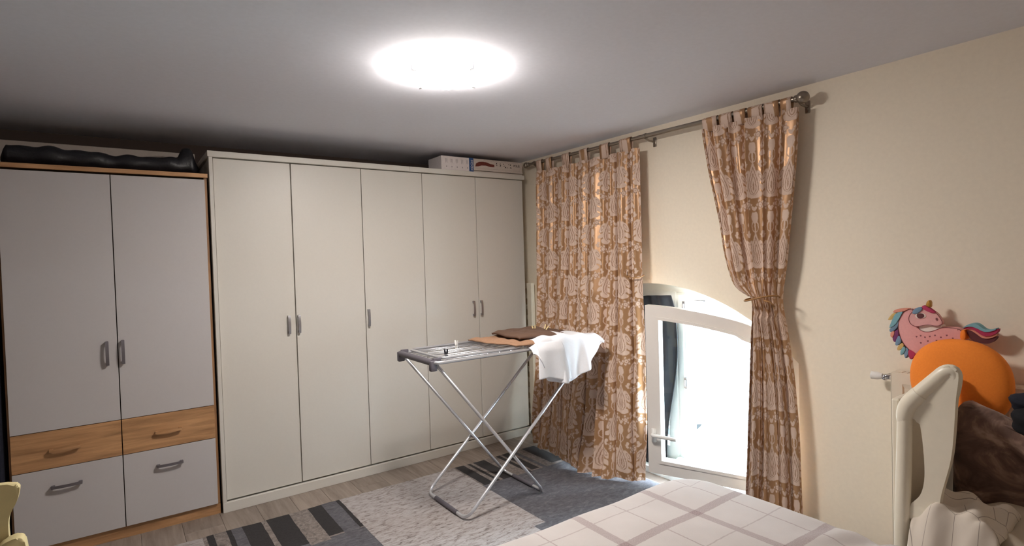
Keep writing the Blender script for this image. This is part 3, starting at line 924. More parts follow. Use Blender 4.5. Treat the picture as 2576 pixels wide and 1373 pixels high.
def tab(fn_x, y0, y1, parent, zb, uoff, z0=None):
    bm = newbm(); n = 14
    yc = (y0+y1)/2; z = rodz(yc)
    pts = [(RX-0.006, zb-0.02)]
    for k in range(n+1):
        a = PI+(-PI)*k/n
        pts.append((RX+0.0155*math.cos(a), z+0.0155*math.sin(a)))
    pts.append((RX+0.006, zb-0.02))
    def f(u, v):
        i = u*(len(pts)-1); k = min(int(i), len(pts)-2); q = i-k
        return (lerp(pts[k][0], pts[k+1][0], q)-0.002*math.sin(v*PI), lerp(y0, y1, v), lerp(pts[k][1], pts[k+1][1], q))
    grid(bm, len(pts), 4, f, lambda u, v: (uoff+v*abs(y1-y0), 2.1+u*0.16))
    o = obj('tab', bm, M['damask'], parent, smooth=True, tag='open')
    md = o.modifiers.new('t', 'SOLIDIFY'); md.thickness = 0.0015
for k, (a, c) in enumerate([(-0.168, -0.232), (-0.285, -0.352), (-0.475, -0.556), (-0.667, -0.748), (-0.870, -0.955), (-1.055, -1.150)]):
    tab(None, a, c, cl, TOPZ, 0.11*k)
bm = newbm()
tube(bm, [(-0.03, -1.13, 1.335), (-0.045, -1.135, 1.31), (-0.055, -1.16, 1.293), (-0.045, -1.20, 1.285), (-0.015, -1.23, 1.287), (0.02, -1.235, 1.30)], 0.0035, 6)
obj('tieback_cord', bm, M['cord'], cl, smooth=True)

# right, gathered by a cord
RL = [(0.0, -1.905), (0.15, -1.923), (0.50, -1.945), (0.85, -1.962), (1.06, -1.972), (1.17, -1.975), (1.21, -1.955), (1.26, -1.905), (1.35, -1.865), (1.45, -1.825), (1.64, -1.782), (1.84, -1.738), (2.02, -1.706), (2.13, -1.688)]
RR = [(0.0, -2.205), (0.15, -2.200), (0.5, -2.190), (0.79, -2.168), (0.99, -2.142), (1.12, -2.122), (1.20, -2.112), (1.28, -2.128), (1.39, -2.147), (1.68, -2.182), (1.87, -2.205), (2.13, -2.225)]
def right_curtain(s, t):
    z = lerp(0.03, TOPZ+0.012, t)
    # the cloth left of the knot swags down before it is gathered
    yl = smooth_interp(z, RL, 0.05); yr = smooth_interp(z, RR, 0.05)
    g = math.exp(-((z-1.19)/0.13)**2)
    yy = lerp(yl, yr, s)
    n = 5.5
    amp = 0.036+0.010*math.sin(z*3+s*5)
    amp *= (1-0.35*g)*(1-0.35*max(0, t-0.9)/0.1)
    ph = 2*PI*n*s
    off = fold(s, n, 1.9)*amp
    bulge = 0.05*g*math.cos((s-0.5)*PI)-0.01*g
    low = 0.020*(z < 1.1)*math.sin(s*PI)
    sw = 0.05*math.exp(-((z-1.34)/0.16)**2)*math.exp(-((s-0.08)/0.16)**2)
    x = 0.022-off-bulge-low-sw
    y = yy+0.012*math.cos(ph)*(1-g)*(1 if 0.02 < s < 0.98 else 0)
    zz = z-0.03*g*(s-0.5)
    if 1.19 < z < 1.5: zz -= 0.10*math.exp(-((z-1.28)/0.09)**2)*max(0, 0.5-s)
    return (x, y, zz)
cr = thing('curtain', 'right damask curtain gathered by a cord in front of the open window', 'curtain', (0.02, -1.95, 0), 'damask tab-top curtains')
bm = curtain_mesh(right_curtain, 1.35, 240, 130, 0.07); obj('panel', bm, M['damask'], cr, smooth=True, tag='open')
for k, (a, c) in enumerate([(-1.690, -1.780), (-1.795, -1.872), (-1.885, -1.95), (-1.965, -2.045), (-2.055, -2.13), (-2.14, -2.193)]):
    tab(None, a, c, cr, TOPZ+0.012, 0.13*k+0.05)
bm = newbm()
pts = []
for k in range(28):
    a = 2*PI*k/28
    pts.append((-0.012+0.068*math.cos(a), -2.04+0.088*math.sin(a), 1.187+0.006*math.sin(a*2)-0.012*math.sin(a)))
tube(bm, pts, 0.0045, 8, closed=True)
tube(bm, [(-0.07, -2.085, 1.18), (-0.078, -2.12, 1.175), (-0.06, -2.135, 1.150)], 0.004, 6)
obj('tieback_cord', bm, M['cord'], cr, smooth=True)

# ================================================================== rug
rg_blocks = [(-2.65, -0.02, -1.95, -0.30, 0), (-2.60, -1.668, -0.72, -0.30, 3), (-2.65, -2.39, -1.95, -0.30, 1),
 (-2.372, -2.339, -0.60, -0.3, 2), (-2.279, -2.255, -0.52, -0.3, 2), (-2.255, -2.201, -0.62, -0.3, 0), (-2.201, -2.104, -0.66, -0.3, 2),
 (-2.078, -1.957, -0.72, -0.3, 2), (-1.957, -1.854, -0.75, -0.3, 3), (-1.854, -1.775, -0.709, -0.3, 2), (-1.775, -1.690, -0.75, -0.3, 0), (-1.690, -1.668, -0.713, -0.3, 2),
 (-1.668, -0.885, -1.30, -0.30, 1), (-1.668, -0.96, -1.95, -1.30, 1),
 (-0.885, -0.10, -0.68, -0.30, 3), (-0.873, -0.805, -0.68, -0.3, 2), (-0.775, -0.752, -0.676, -0.3, 2), (-0.728, -0.637, -0.679, -0.3, 2),
 (-0.535, -0.505, -0.69, -0.3, 2), (-0.485, -0.425, -0.665, -0.3, 2), (-0.40, -0.37, -0.68, -0.3, 0), (-0.302, -0.190, -0.65, -0.3, 2)]
xs = sorted({v for q in rg_blocks for v in q[:2]}); ys = sorted({v for q in rg_blocks for v in q[2:4]})
def fine(L, st):
    o = []
    for a, c in zip(L, L[1:]):
        n = max(1, round((c-a)/st))
        o += [a+(c-a)*k/n for k in range(n)]
    return o+[L[-1]]
xs = fine(xs, 0.05); ys = fine(ys, 0.05)
bm = newbm()
rr = random.Random(3)
V = {}
for i, x in enumerate(xs):
    for j, y in enumerate(ys):
        V[i, j] = bm.verts.new((x+rr.uniform(-.0015, .0015), y+rr.uniform(-.003, .003), 0.0125+0.0012*math.sin(x*9+y*7)))
for i in range(len(xs)-1):
    for j in range(len(ys)-1):
        cx, cy = (xs[i]+xs[i+1])/2, (ys[j]+ys[j+1])/2
        mi = 0
        for q in rg_blocks:
            if q[0] < cx < q[1] and q[2] < cy < q[3]: mi = q[4]
        f = bm.faces.new((V[i, j], V[i+1, j], V[i+1, j+1], V[i, j+1])); f.material_index = mi
be = [e for e in bm.edges if len(e.link_faces) == 1]
ret = bmesh.ops.extrude_edge_only(bm, edges=be)
for v in ret['geom']:
    if isinstance(v, bmesh.types.BMVert): v.co.z = 0.0015
rug = obj('rug', bm, [M['rug_dark'], M['rug_light'], M['rug_black'], M['rug_taupe']])
tag(rug, 'grey patchwork rug with black bars and mottled pale blocks on the plank floor', 'rug')

# ================================================================== drying rack
rk = thing('drying_rack', 'silver folding clothes drying rack standing on the rug', 'drying rack', (-0.9, -0.8, 0.014))
G = 0.0135
RZ = 0.895
yn, yf = -1.035, -0.575
# frame A: foot on the left, tops on the right
def legs(x0, x1, z1, foot_y0, foot_y1, dy):
    return fillet([(x1, foot_y0+dy, z1), (x0, foot_y0, 0.028), (x0, foot_y1, 0.028), (x1, foot_y1-dy, z1)], 0.06, 8)
bm = newbm(); tube(bm, legs(-1.215, -0.27, RZ-0.02, -1.035, -0.575, -0.0), 0.0095, 12); A = obj('leg_frame', bm, M['tube'], rk, smooth=True)
bm = newbm(); tube(bm, legs(-0.665, -1.355, RZ-0.012, -1.012, -0.598, -0.0), 0.0095, 12); Bf = obj('leg_frame', bm, M['tube'], rk, smooth=True)
for (xx, ya, yb, par) in ((-1.215, -0.93, -0.68, A), (-0.665, -0.91, -0.70, Bf)):
    bm = newbm(); tube(bm, [(xx, ya, 0.028), (xx, yb, 0.028)], 0.0125, 12); obj('foot_sleeve', bm, M['grey_plastic'], par, smooth=True, angle=A50)
for yy in (-1.024, -0.587):
    bm = newbm(); cyl(bm, (-0.893, yy-0.02, 0.302), (-0.893, yy+0.02, 0.302), 0.006, 10); obj('pivot', bm, M['steel'], rk)
# hanging surface
bm = newbm(); tube(bm, fillet([(-1.375, yn, RZ), (-0.255, yn, RZ), (-0.255, yf, RZ), (-1.375, yf, RZ)], 0.05, 8, closed=True), 0.0095, 12, closed=True)
top = obj('top_frame', bm, M['tube'], rk, smooth=True)
bm = newbm(); tube(bm, fillet([(-1.32, yn+0.028, RZ+0.017), (-0.78, yn+0.022, RZ+0.017), (-0.78, yf-0.022, RZ+0.017), (-1.32, yf-0.028, RZ+0.017)], 0.05, 8, closed=True), 0.0075, 10, closed=True)
wing = obj('wing_frame', bm, M['tube'], rk, smooth=True)
bm = newbm(); tube(bm, [(-1.375, yn+0.03, RZ), (-1.375, yf-0.03, RZ)], 0.0175, 14)
for yy in (yn+0.028, yf-0.028):
    box(bm, -1.392, -1.352, yy-0.014, yy+0.014, RZ-0.045, RZ+0.012, 0.006)
    box(bm, -1.372, -1.325, yy-0.006, yy+0.006, RZ-0.008, RZ+0.022, 0.003)
obj('end_sleeve', bm, M['grey_plastic'], rk, smooth=True, angle=A50)
w0 = None
for k in range(9):
    y = lerp(yn+0.05, yf-0.05, k/8)
    if w0 is None:
        bm = newbm(); tube(bm, [(-1.37, y, RZ+0.003), (-0.26, y, RZ+0.003)], 0.0022, 6); w0 = obj('wire', bm, M['tube'], top, smooth=True); y00 = y
    else:
        o = w0.copy(); COL.objects.link(o); o.location.y += y-y00
c0 = None
for k, x in enumerate((-1.12, -1.02, -0.94, -0.86, -0.60, -0.42)):
    if c0 is None:
        bm = newbm(); tube(bm, [(x, yn, RZ+0.001), (x, yf, RZ+0.001)], 0.0025, 6); c0 = obj('cross_wire', bm, M['tube'], top, smooth=True); x00 = x
    else:
        o = c0.copy(); COL.objects.link(o); o.location.x += x-x00
w0 = None
for k in range(5):
    y = lerp(yn+0.10, yf-0.10, k/4)
    if w0 is None:
        bm = newbm(); tube(bm, [(-1.31, y, RZ+0.017), (-0.79, y, RZ+0.017)], 0.002, 6); w0 = obj('wire', bm, M['tube'], wing, smooth=True); y00 = y
    else:
        o = w0.copy(); COL.objects.link(o); o.location.y += y-y00

def peg(name, loc, mat, label, rotz=0.0, tilt=0.0, L=0.06, group=None):
    t = thing(name, label, 'clothes peg', loc, group)
    for s in (-1, 1):
        bm = newbm()
        P = [(-L/2, 0.0015), (-L/2, 0.005), (0.0, 0.0075), (L/2, 0.013), (L/2, 0.0095), (0.0, 0.0025)]
        prism(bm, P, lambda a, b, q: (loc[0]+q, loc[1]+s*b, loc[2]+a), -0.0055, 0.0055, 0.0008)
        obj('jaw', bm, mat, t)
    bm = newbm(); tube(bm, [(loc[0]-0.007, loc[1]-0.008, loc[2]+0.004), (loc[0]-0.007, loc[1]+0.008, loc[2]+0.004), (loc[0]+0.007, loc[1]+0.008, loc[2]+0.004), (loc[0]+0.007, loc[1]-0.008, loc[2]+0.004)], 0.0012, 6, closed=True)
    obj('spring', bm, M['steel'], t)
    t.rotation_euler = (tilt, 0, rotz)
    return t
peg('clothes_peg', (-1.235, -0.90, RZ+0.012), M['black_plastic'], 'black peg clipped to the wires at the empty end of the drying rack', 0.3, L=0.065)
peg('clothes_peg', (-1.055, -0.70, RZ+0.022), M['plastic_w'], 'clear white peg on the rack wires, beyond the black one', 0.2, L=0.06)
peg('clothes_peg', (-0.50, -0.86, 0.968), M['pin'], 'cream peg standing up between brown cloth and white shirt', 1.2, 0.5, L=0.075, group='cream pegs beside the shirt')
peg('clothes_peg', (-0.535, -0.80, 0.965), M['pin'], 'cream peg nearer the brown cloth, leaning the other way', 0.4, -0.2, L=0.065, group='cream pegs beside the shirt')

# ---- laundry
def puff(outline, z0, h, mat, name, label, nu=40, nv=30, rip=0.006, seed=0, thick=0.01, extra=None):
    """cloth lying on the rack inside a quad outline given by four corners (bilinear), puffed and rippled"""
    (ax, ay), (bx, by), (cx, cy), (dx_, dy_) = outline
    def f(u, v):
        x = (1-u)*(1-v)*ax+u*(1-v)*bx+u*v*cx+(1-u)*v*dx_
        y = (1-u)*(1-v)*ay+u*(1-v)*by+u*v*cy+(1-u)*v*dy_
        e = min(1, 12*u*(1-u))**0.6*min(1, 12*v*(1-v))**0.6
        x += 0.007*math.sin(v*7+seed)*(1-e*0.5); y += 0.006*math.sin(u*6+seed*2)*(1-e*0.5)
        z = z0+h*e+rip*math.sin(u*17+v*6+seed)*e+rip*0.6*math.sin(v*25-u*9+seed*3)*e
        if extra: z += extra(u, v)
        return (x, y, z)
    bm = newbm(); grid(bm, nu, nv, f)
    o = obj(name, bm, mat, smooth=True, tag='open')
    md = o.modifiers.new('t', 'SOLIDIFY'); md.thickness = thick; md.offset = -1 if True else 0
    tag(o, label, 'laundry')
    return o
puff([(-0.86, -1.04), (-0.56, -1.07), (-0.48, -0.60), (-0.93, -0.62)], 0.930, 0.010, M['tan_cloth'], 'tan_garment', 'tan garment lying on the drying rack under the brown one', rip=0.006, seed=1, thick=0.008)
puff([(-0.80, -0.98), (-0.55, -1.04), (-0.40, -0.66), (-0.78, -0.66)], 0.962, 0.016, M['taupe_cloth'], 'brown_garment', 'dark brown folded garment on top of the drying rack', rip=0.002, seed=2, thick=0.012)
puff([(-0.52, -0.90), (-0.27, -0.92), (-0.25, -0.58), (-0.48, -0.58)], 0.934, 0.008, M['taupe_cloth'], 'dark_trousers', 'flat dark brown garment behind the white shirt on the rack', rip=0.003, seed=4, thick=0.008)
# white shirt draped over the near side of the rack
def shirt(u, v):
    # u along x, v from the back edge on the rack over the rail down to the hem
    x = lerp(-0.765, -0.185, u)
    hem = interp(u, [(0, 0.87), (0.06, 0.80), (0.16, 0.705), (0.20, 0.695), (0.42, 0.672), (0.5, 0.672), (0.62, 0.70), (0.74, 0.735), (0.86, 0.80), (0.95, 0.865), (1.0, 0.895)])
    back = interp(u, [(0, -1.0), (0.12, -0.90), (0.3, -0.84), (0.6, -0.80), (1, -0.86)])
    crest_z = interp(u, [(0, 0.905), (0.08, 0.948), (0.15, 0.953), (0.35, 0.960), (0.7, 0.945), (0.9, 0.935), (1, 0.905)])
    if v < 0.4:
        t = v/0.4
        y = lerp(back, -1.035, t); z = lerp(crest_z-0.006, crest_z, math.sin(t*PI/2))
    else:
        t = (v-0.4)/0.6
        a = min(1, t/0.18)
        y = -1.035-0.032*math.sin(a*PI/2)-0.018*t
        z = crest_z-0.028*(1-math.cos(a*PI/2)) - max(0, t-0.10)*(crest_z-0.028-hem)/0.90
    down = max(0, v-0.4)/0.6
    xx = x*(1)+(-0.48-x)*(0.06*down) + (0.0)
    y -= (0.020*math.sin(u*19+0.6)+0.010*math.sin(u*37))*down**0.7+0.03*math.exp(-((u-0.33)/0.035)**2)*down
    z += 0.006*math.sin(u*25+v*8)*(1-down)
    return (xx, y, z)
bm = newbm(); grid(bm, 90, 50, shirt)
o = obj('white_shirt', bm, M['shirt'], smooth=True, tag='open')
md = o.modifiers.new('t', 'SOLIDIFY'); md.thickness = 0.004
tag(o, 'white shirt draped over the near edge of the drying rack', 'laundry')
def sleeve(u, v):
    x = lerp(-0.735, -0.555, u)-0.03*v*(1-u)+0.03*v
    t = v
    a = min(1, t/0.25)
    y = -1.072-0.020*math.sin(a*PI/2)-0.016*math.sin(u*PI)-0.012*math.sin(u*9+1)*t
    hem = lerp(0.725, 0.70, u)+0.01*math.sin(u*6)
    z = lerp(0.935, hem, t)
    return (x+0.05*t*(u-0.2), y, z)
bm = newbm(); grid(bm, 30, 30, sleeve)
sl = obj('sleeve', bm, M['shirt'], o, smooth=True, tag='open'); md = sl.modifiers.new('t', 'SOLIDIFY'); md.thickness = 0.004

# ================================================================== bed
bed = thing('bed', 'low bed under the plaid cover in the foreground', 'bed', (-1.75, -2.9, 0))
bm = newbm(); box(bm, -2.80, -0.80, -3.70, -2.16, 0.06, 0.26, 0.02)
for x in (-2.7, -0.9):
    for y in (-3.6, -2.26): box(bm, x-0.03, x+0.03, y-0.03, y+0.03, 0.0, 0.07)
obj('base', bm, M['dark_gap'], bed)
bm = newbm(); box(bm, -2.80, -0.79, -3.70, -2.15, 0.26, 0.465, 0.04, 3); obj('mattress', bm, M['card'], bed, smooth=True, angle=A50)
BX0, BX1, BY0, BY1, BZ = -2.85, -0.742, -3.74, -2.100, 0.502
def cover(u, v):
    ex = lerp(BX0-0.30, BX1+0.36, u); ey = lerp(BY0-0.3, BY1+0.36, v)
    rad = 0.055
    def roll(e, lo, hi):
        if e > hi-rad:
            t = e-(hi-rad)
            a = min(t/rad, PI/2)
            return hi-rad+rad*math.sin(a), rad*(1-math.cos(a))+max(0, t-rad*PI/2)
        if e < lo+rad:
            t = (lo+rad)-e
            a = min(t/rad, PI/2)
            return lo+rad-rad*math.sin(a), rad*(1-math.cos(a))+max(0, t-rad*PI/2)
        return e, 0.0
    x, dx1 = roll(ex, BX0, BX1); y, dy1 = roll(ey, BY0, BY1)
    rc = 0.17                       # rounded plan corners at the foot end
    for sy in (1, -1):
        qx, qy = x-(BX1-rc), (y-(BY1-rc)) if sy > 0 else ((BY0+rc)-y)
        if qx > 0 and qy > 0:
            k_ = max(qx, qy)/math.hypot(qx, qy)
            x = BX1-rc+qx*k_; y = (BY1-rc+qy*k_) if sy > 0 else (BY0+rc-qy*k_)
    d = max(dx1, dy1)
    z = BZ-d
    ins = 1 if d < 0.01 else 0
    z += 0.004*math.sin(ex*5+1)*math.sin(ey*4)+0.002*math.sin(ex*17+ey*9)
    # creases towards the cot
    cr_ = math.exp(-((ey+2.92)/0.16)**2)*math.exp(-((ex+0.86)/0.14)**2)
    z += 0.016*cr_*math.sin(ey*48+ex*20)
    w = min(1, max(0, d-0.08)/0.15)
    if dx1 > dy1: x += 0.012*w*math.sin(ey*21)
    else: y += 0.014*w*math.sin(ex*19)
    return (x, y, max(z, 0.165))
bm = newbm(); grid(bm, 170, 140, cover, lambda u, v: (lerp(BX0-0.30, BX1+0.36, u), lerp(BY0-0.3, BY1+0.36, v)))
o = obj('bed_cover', bm, M['plaid'], smooth=True, tag='open')
tag(o, 'cream and taupe plaid bed cover over the foreground bed', 'bedspread')

# ================================================================== radiator and valve
rd = thing('radiator', 'cream panel radiator on the window wall behind the cot', 'radiator', (0.07, -3.1, 0.12))
bm = newbm()
RY0, RY1 = -3.55, -2.603
box(bm, 0.046, 0.056, RY0, RY1, 0.10, 0.878, 0.004); obj('back_panel', bm, M['radiator'], rd)
bm = newbm(); prof_pts = []
n = 14; pitch = (RY1-RY0-0.06)/n
def radf(u, v):
    y = lerp(RY0+0.001, RY1-0.001, u); q = (y-RY0-0.03)/pitch
    fr_ = q-math.floor(q)
    inn = 1.0 if 0.28 < fr_ < 0.72 and 0 < q < n else 0.0
    e = 1.0 if 0.06 < v < 0.94 else 0.0
    return (0.026+0.007*inn*e, y, lerp(0.10, 0.878, v))
uu = 200
grid(bm, uu, 40, radf)
obj('front_panel', bm, M['radiator'], rd, tag='open')
bm = newbm(); box(bm, 0.028, 0.108, RY0, RY1, 0.872, 0.882, 0.002, 1)
for k in range(44): box(bm, 0.045, 0.095, RY0+0.03+k*0.0205, RY0+0.042+k*0.0205, 0.8805, 0.8835)
obj('top_grill', bm, M['radiator'], rd)
bm = newbm(); box(bm, 0.026, 0.108, RY1-0.004, RY1+0.001, 0.10, 0.878, 0.002, 1); obj('side_cover', bm, M['radiator'], rd)
bm = newbm(); box(bm, 0.1, 0.118, -3.4, -3.3, 0.2, 0.8); box(bm, 0.1, 0.118, -2.8, -2.7, 0.2, 0.8); obj('wall_bracket', bm, M['steel'], rd)
bm = newbm(); tube(bm, [(0.06, -2.604, 0.853), (0.06, -2.575, 0.853), (0.06, -2.56, 0.853)], [0.011, 0.013, 0.011], 12)
tube(bm, [(0.06, -2.568, 0.853), (0.118, -2.568, 0.853)], 0.008, 10); ball(bm, (0.06, -2.568, 0.85), 0.015, 14, 8)
vv = obj('valve', bm, M['chrome'], rd, smooth=True)
bm = newbm(); tube(bm, [(0.06, -2.558, 0.853), (0.058, -2.540, 0.853), (0.056, -2.515, 0.853)], [0.012, 0.017, 0.017], 18); obj('valve_knob', bm, M['plastic_w'], vv, smooth=True, angle=A50)

# ================================================================== cot
ct = thing('cot', 'cream lacquered cot with rounded side wing beside the bed', 'cot', (-0.4, -3.4, 0))
CY = -2.885
wing_pts = [(-2.893,0.874),(-2.894,0.928),(-2.921,0.969),(-2.948,1.001),(-2.974,1.03),(-3.0,1.056),(-3.02,1.064),(-3.032,1.058),(-3.039,1.042),(-3.037,1.009),(-3.031,0.966),(-3.026,0.869),(-3.019,0.782),(-3.003,0.71),(-2.99,0.655),(-2.985,0.60),(-2.985,0.54),(-2.905,0.54),(-2.905,0.60),(-2.920,0.617),(-2.940,0.645),(-2.950,0.695),(-2.949,0.764),(-2.944,0.831),(-2.938,0.875),(-2.922,0.890),(-2.900,0.880)]
bm = newbm(); prism(bm, smooth_poly(wing_pts, 2), lambda a, b, t: (t, a, b), -0.672, -0.646, 0.006); obj('side_wing', bm, M['cream'], ct, smooth=True, angle=A30)
bm = newbm(); tube(bm, [(-0.662, -2.874, 0.0), (-0.665, -2.882, 0.45), (-0.668, -2.898, 0.885)], [0.021, 0.0215, 0.0215], 20); obj('post', bm, M['cream'], ct, smooth=True, angle=A50)
bm = newbm()
tube_r(bm, [(-0.668, -2.894, 0.858, .018), (-0.668, -2.896, 0.885, .0245), (-0.668, -2.906, 0.922, .0255), (-0.667, -2.925, 0.948, .025), (-0.665, -2.938, 0.963, .0245)], 20)
obj('rail_cap', bm, M['cream'], ct, smooth=True)
bm = newbm()
tube_r(bm, [(-0.664, -2.930, 0.954, .0235), (-0.660, -2.956, 0.985, .0235), (-0.658, -2.982, 1.015, .023), (-0.656, -3.004, 1.042, .022), (-0.655, -3.024, 1.044, .020), (-0.654, -3.026, 1.010, .017), (-0.654, -3.020, 0.96, .013), (-0.655, -3.014, 0.93, .006)]); obj('top_rail', bm, M['cream'], ct, smooth=True)
bm = newbm(); box(bm, -0.650, -0.13, -2.876, -2.852, 0.25, 0.93, 0.006); obj('end_panel', bm, M['cream'], ct)
bm = newbm(); tube(bm, [(-0.125, -2.864, 0.0), (-0.125, -2.864, 0.93)], 0.018, 16); obj('post', bm, M['cream'], ct, smooth=True, angle=A50)
bm = newbm(); box(bm, -0.70, -0.10, -4.12, -2.88, 0.36, 0.42, 0.008); obj('bed_frame', bm, M['cream'], ct)
for x in (-0.68, -0.10):
    bm = newbm(); tube(bm, [(x, -4.10, 0), (x, -4.10, 0.9)], 0.0235, 16); obj('post', bm, M['cream'], ct, smooth=True, angle=A50)
bm = newbm(); box(bm, -0.105, -0.085, -4.08, CY, 0.70, 0.74, 0.005); obj('side_rail', bm, M['cream'], ct)

# cot mattress with star-print sheet
m, nt, b = new_mat('star_print_sheet'); M['stars'] = m
Ex.nt = nt
uv = nt.nodes.new('ShaderNodeUVMap'); uv.uv_map = 'UVMap'
sp = nt.nodes.new('ShaderNodeSeparateXYZ'); nt.links.new(uv.outputs[0], sp.inputs[0])
sx = ((Ex(sp.outputs[0])/0.15+50).fract()-0.5)*0.15; sy = ((Ex(sp.outputs[1])/0.15+50).fract()-0.5)*0.15
th = sy.atan2(sx); rr_ = (sx*sx+sy*sy).sqrt()
star = ((0.026*(0.72+0.28*(th*5.0).cos())-rr_)*400.0).clamp()
nt.links.new(mix_col(nt, star*0.8, srgb(190, 178, 160), srgb(226, 220, 212)), b.inputs['Base Color']); b.inputs['Roughness'].default_value = 0.95
def cotbed(u, v):
    x = lerp(-0.635, -0.258, u); y = lerp(-4.05, -2.905, v)
    e = min(1, 9*u*(1-u))**0.5*min(1, 9*v*(1-v))**0.5
    z = 0.472+0.085*e+0.012*math.sin(u*7+v*12)*e+0.010*math.sin(v*31)*e+0.03*math.exp(-((v-0.80)/0.03)**2)*(1-u)*e
    return (x, y, z)
bm = newbm(); grid(bm, 60, 90, cotbed, lambda u, v: (u*0.38, v*1.15))
o = obj('cot_mattress', bm, M['stars'], smooth=True, tag='open'); md = o.modifiers.new('t', 'SOLIDIFY'); md.thickness = 0.008
tag(o, 'beige cot mattress in a white star-print sheet inside the cream cot', 'mattress')

# crumpled blanket with thin line drawings at the corner of the cot
m, nt, b = new_mat('line_drawing_blanket'); M['lines'] = m
Ex.nt = nt
uv = nt.nodes.new('ShaderNodeUVMap'); uv.uv_map = 'UVMap'
vo = nt.nodes.new('ShaderNodeTexVoronoi'); vo.feature = 'DISTANCE_TO_EDGE'; vo.inputs['Scale'].default_value = 9
nt.links.new(uv.outputs[0], vo.inputs['Vector'])
ln_ = ((0.012-Ex(vo.outputs['Distance']))*160).clamp()
nt.links.new(mix_col(nt, ln_*0.75, srgb(214, 204, 192), srgb(96, 84, 78)), b.inputs['Base Color']); b.inputs['Roughness'].default_value = 0.95
def blanket(u, v):
    # crumpled heap spilling over the near edge of the cot
    x = lerp(-0.737, -0.43, u); y = lerp(-3.13, -2.912, v)
    e = min(1, 6*u*(1-u))**0.6*min(1, 7*v*(1-v))**0.6
    side = max(0, 1-u/0.22)
    z = 0.565+0.045*e-0.16*side**1.5
    z += (0.014*math.sin(u*8+v*9+1)+0.012*math.sin(v*13-u*6)+0.008*abs(math.sin(u*15+v*11)))*(0.3+0.7*e)
    return (x+0.006*math.sin(v*15), y, z)
bm = newbm(); grid(bm, 50, 50, blanket, lambda u, v: (u*0.4, v*0.4))
o = obj('baby_blanket', bm, M['lines'], smooth=True, tag='open'); md = o.modifiers.new('t', 'SOLIDIFY'); md.thickness = 0.014
tag(o, 'crumpled pale baby blanket with line drawings at the near corner of the cot', 'blanket')

# brown velvet cushion along the far side of the cot
def cushion(u, v):
    # u around thickness loop, v along y
    y = lerp(-2.888, -3.72, v)
    a = 2*PI*u
    zt = interp(v, [(0, 0.845), (0.06, 0.862), (0.2, 0.805), (0.35, 0.775), (1, 0.74)])
    zb = 0.435
    zc = (zt+zb)/2; hz = (zt-zb)/2
    e = min(1, (v+0.002)*28, (1.002-v)*28)**0.5
    ca_, sa_ = math.cos(a), math.sin(a)
    x = -0.20+0.052*math.copysign(abs(ca_)**0.8, ca_)*e-0.03*(zc-zt)*0+0.008*math.sin(v*22+a)
    z = zc+hz*math.copysign(abs(sa_)**0.7, sa_)*(0.75+0.25*e)
    return (x+0.06*(z-zb), y, z+0.006*math.sin(v*30+a*2))
bm = newbm(); grid(bm, 40, 70, cushion, cu=True)
bmesh.ops.holes_fill(bm, edges=[e for e in bm.edges if len(e.link_faces) == 1], sides=0)
cb = obj('velvet_cushion', bm, M['brownv'], smooth=True)
tag(cb, 'long mottled brown velvet cushion along the far side of the cot', 'cushion')
bm = newbm(); tube(bm, [(-0.228+0.02, lerp(-2.92, -3.6, k/30), interp(k/30*0.82+0.04, [(0, 0.845), (0.06, 0.852), (0.2, 0.796), (0.35, 0.767), (1, 0.735)])-0.012+0.004*math.sin(k*1.3)) for k in range(31)], 0.004, 6)
obj('piping', bm, M['brownv'], cb, smooth=True)

# black bundle on the cushion at the right edge
def lump(c, r, seed, n=26, k=12):
    def f(u, v):
        a, p_ = 2*PI*u, PI*(v-0.5)
        q = 1+0.13*math.sin(3*a+seed)*math.cos(p_)+0.10*math.sin(5*p_+2*a+seed)
        return (c[0]+r[0]*q*math.cos(a)*math.cos(p_), c[1]+r[1]*q*math.sin(a)*math.cos(p_), c[2]+r[2]*q*math.sin(p_))
    return f
bm = newbm(); grid(bm, 30, 20, lump((-0.26, -3.15, 0.835), (0.05, 0.085, 0.05), 1.0), cu=True); bmesh.ops.remove_doubles(bm, verts=bm.verts[:], dist=0.0005)
tb = obj('black_bundle', bm, M['black_cloth'], smooth=True)
tag(tb, 'black cloth bundle on the brown velvet cushion at the right edge', 'cloth')
bm = newbm(); grid(bm, 26, 16, lump((-0.235, -3.11, 0.89), (0.035, 0.05, 0.035), 2.0), cu=True); bmesh.ops.remove_doubles(bm, verts=bm.verts[:], dist=0.0005)
obj('fold', bm, M['navy_cloth'], tb, smooth=True)

# orange round cushion leaning behind the cot
def oc(u, v):
    a = 2*PI*u; p_ = PI*(v-0.5)
    cx_, sx_ = math.cos(a), math.sin(a)
    pw_ = lambda c, e: math.copysign(abs(c)**e, c)
    rr2 = pw_(math.cos(p_), 0.55)
    y = -2.862+0.163*rr2*pw_(cx_, 0.9); z = 0.892+0.166*rr2*pw_(sx_, 0.9)
    x = -0.030+0.055*pw_(math.sin(p_), 0.7)
    x += 0.10*(0.9-z)*0.0
    return (x-0.03*(z-0.9), y, z)
bm = newbm(); grid(bm, 64, 30, oc, cu=True); bmesh.ops.remove_doubles(bm, verts=bm.verts[:], dist=0.0004)
tag(obj('round_cushion', bm, M['orange'], smooth=True), 'round orange plush cushion between cot and radiator', 'cushion')

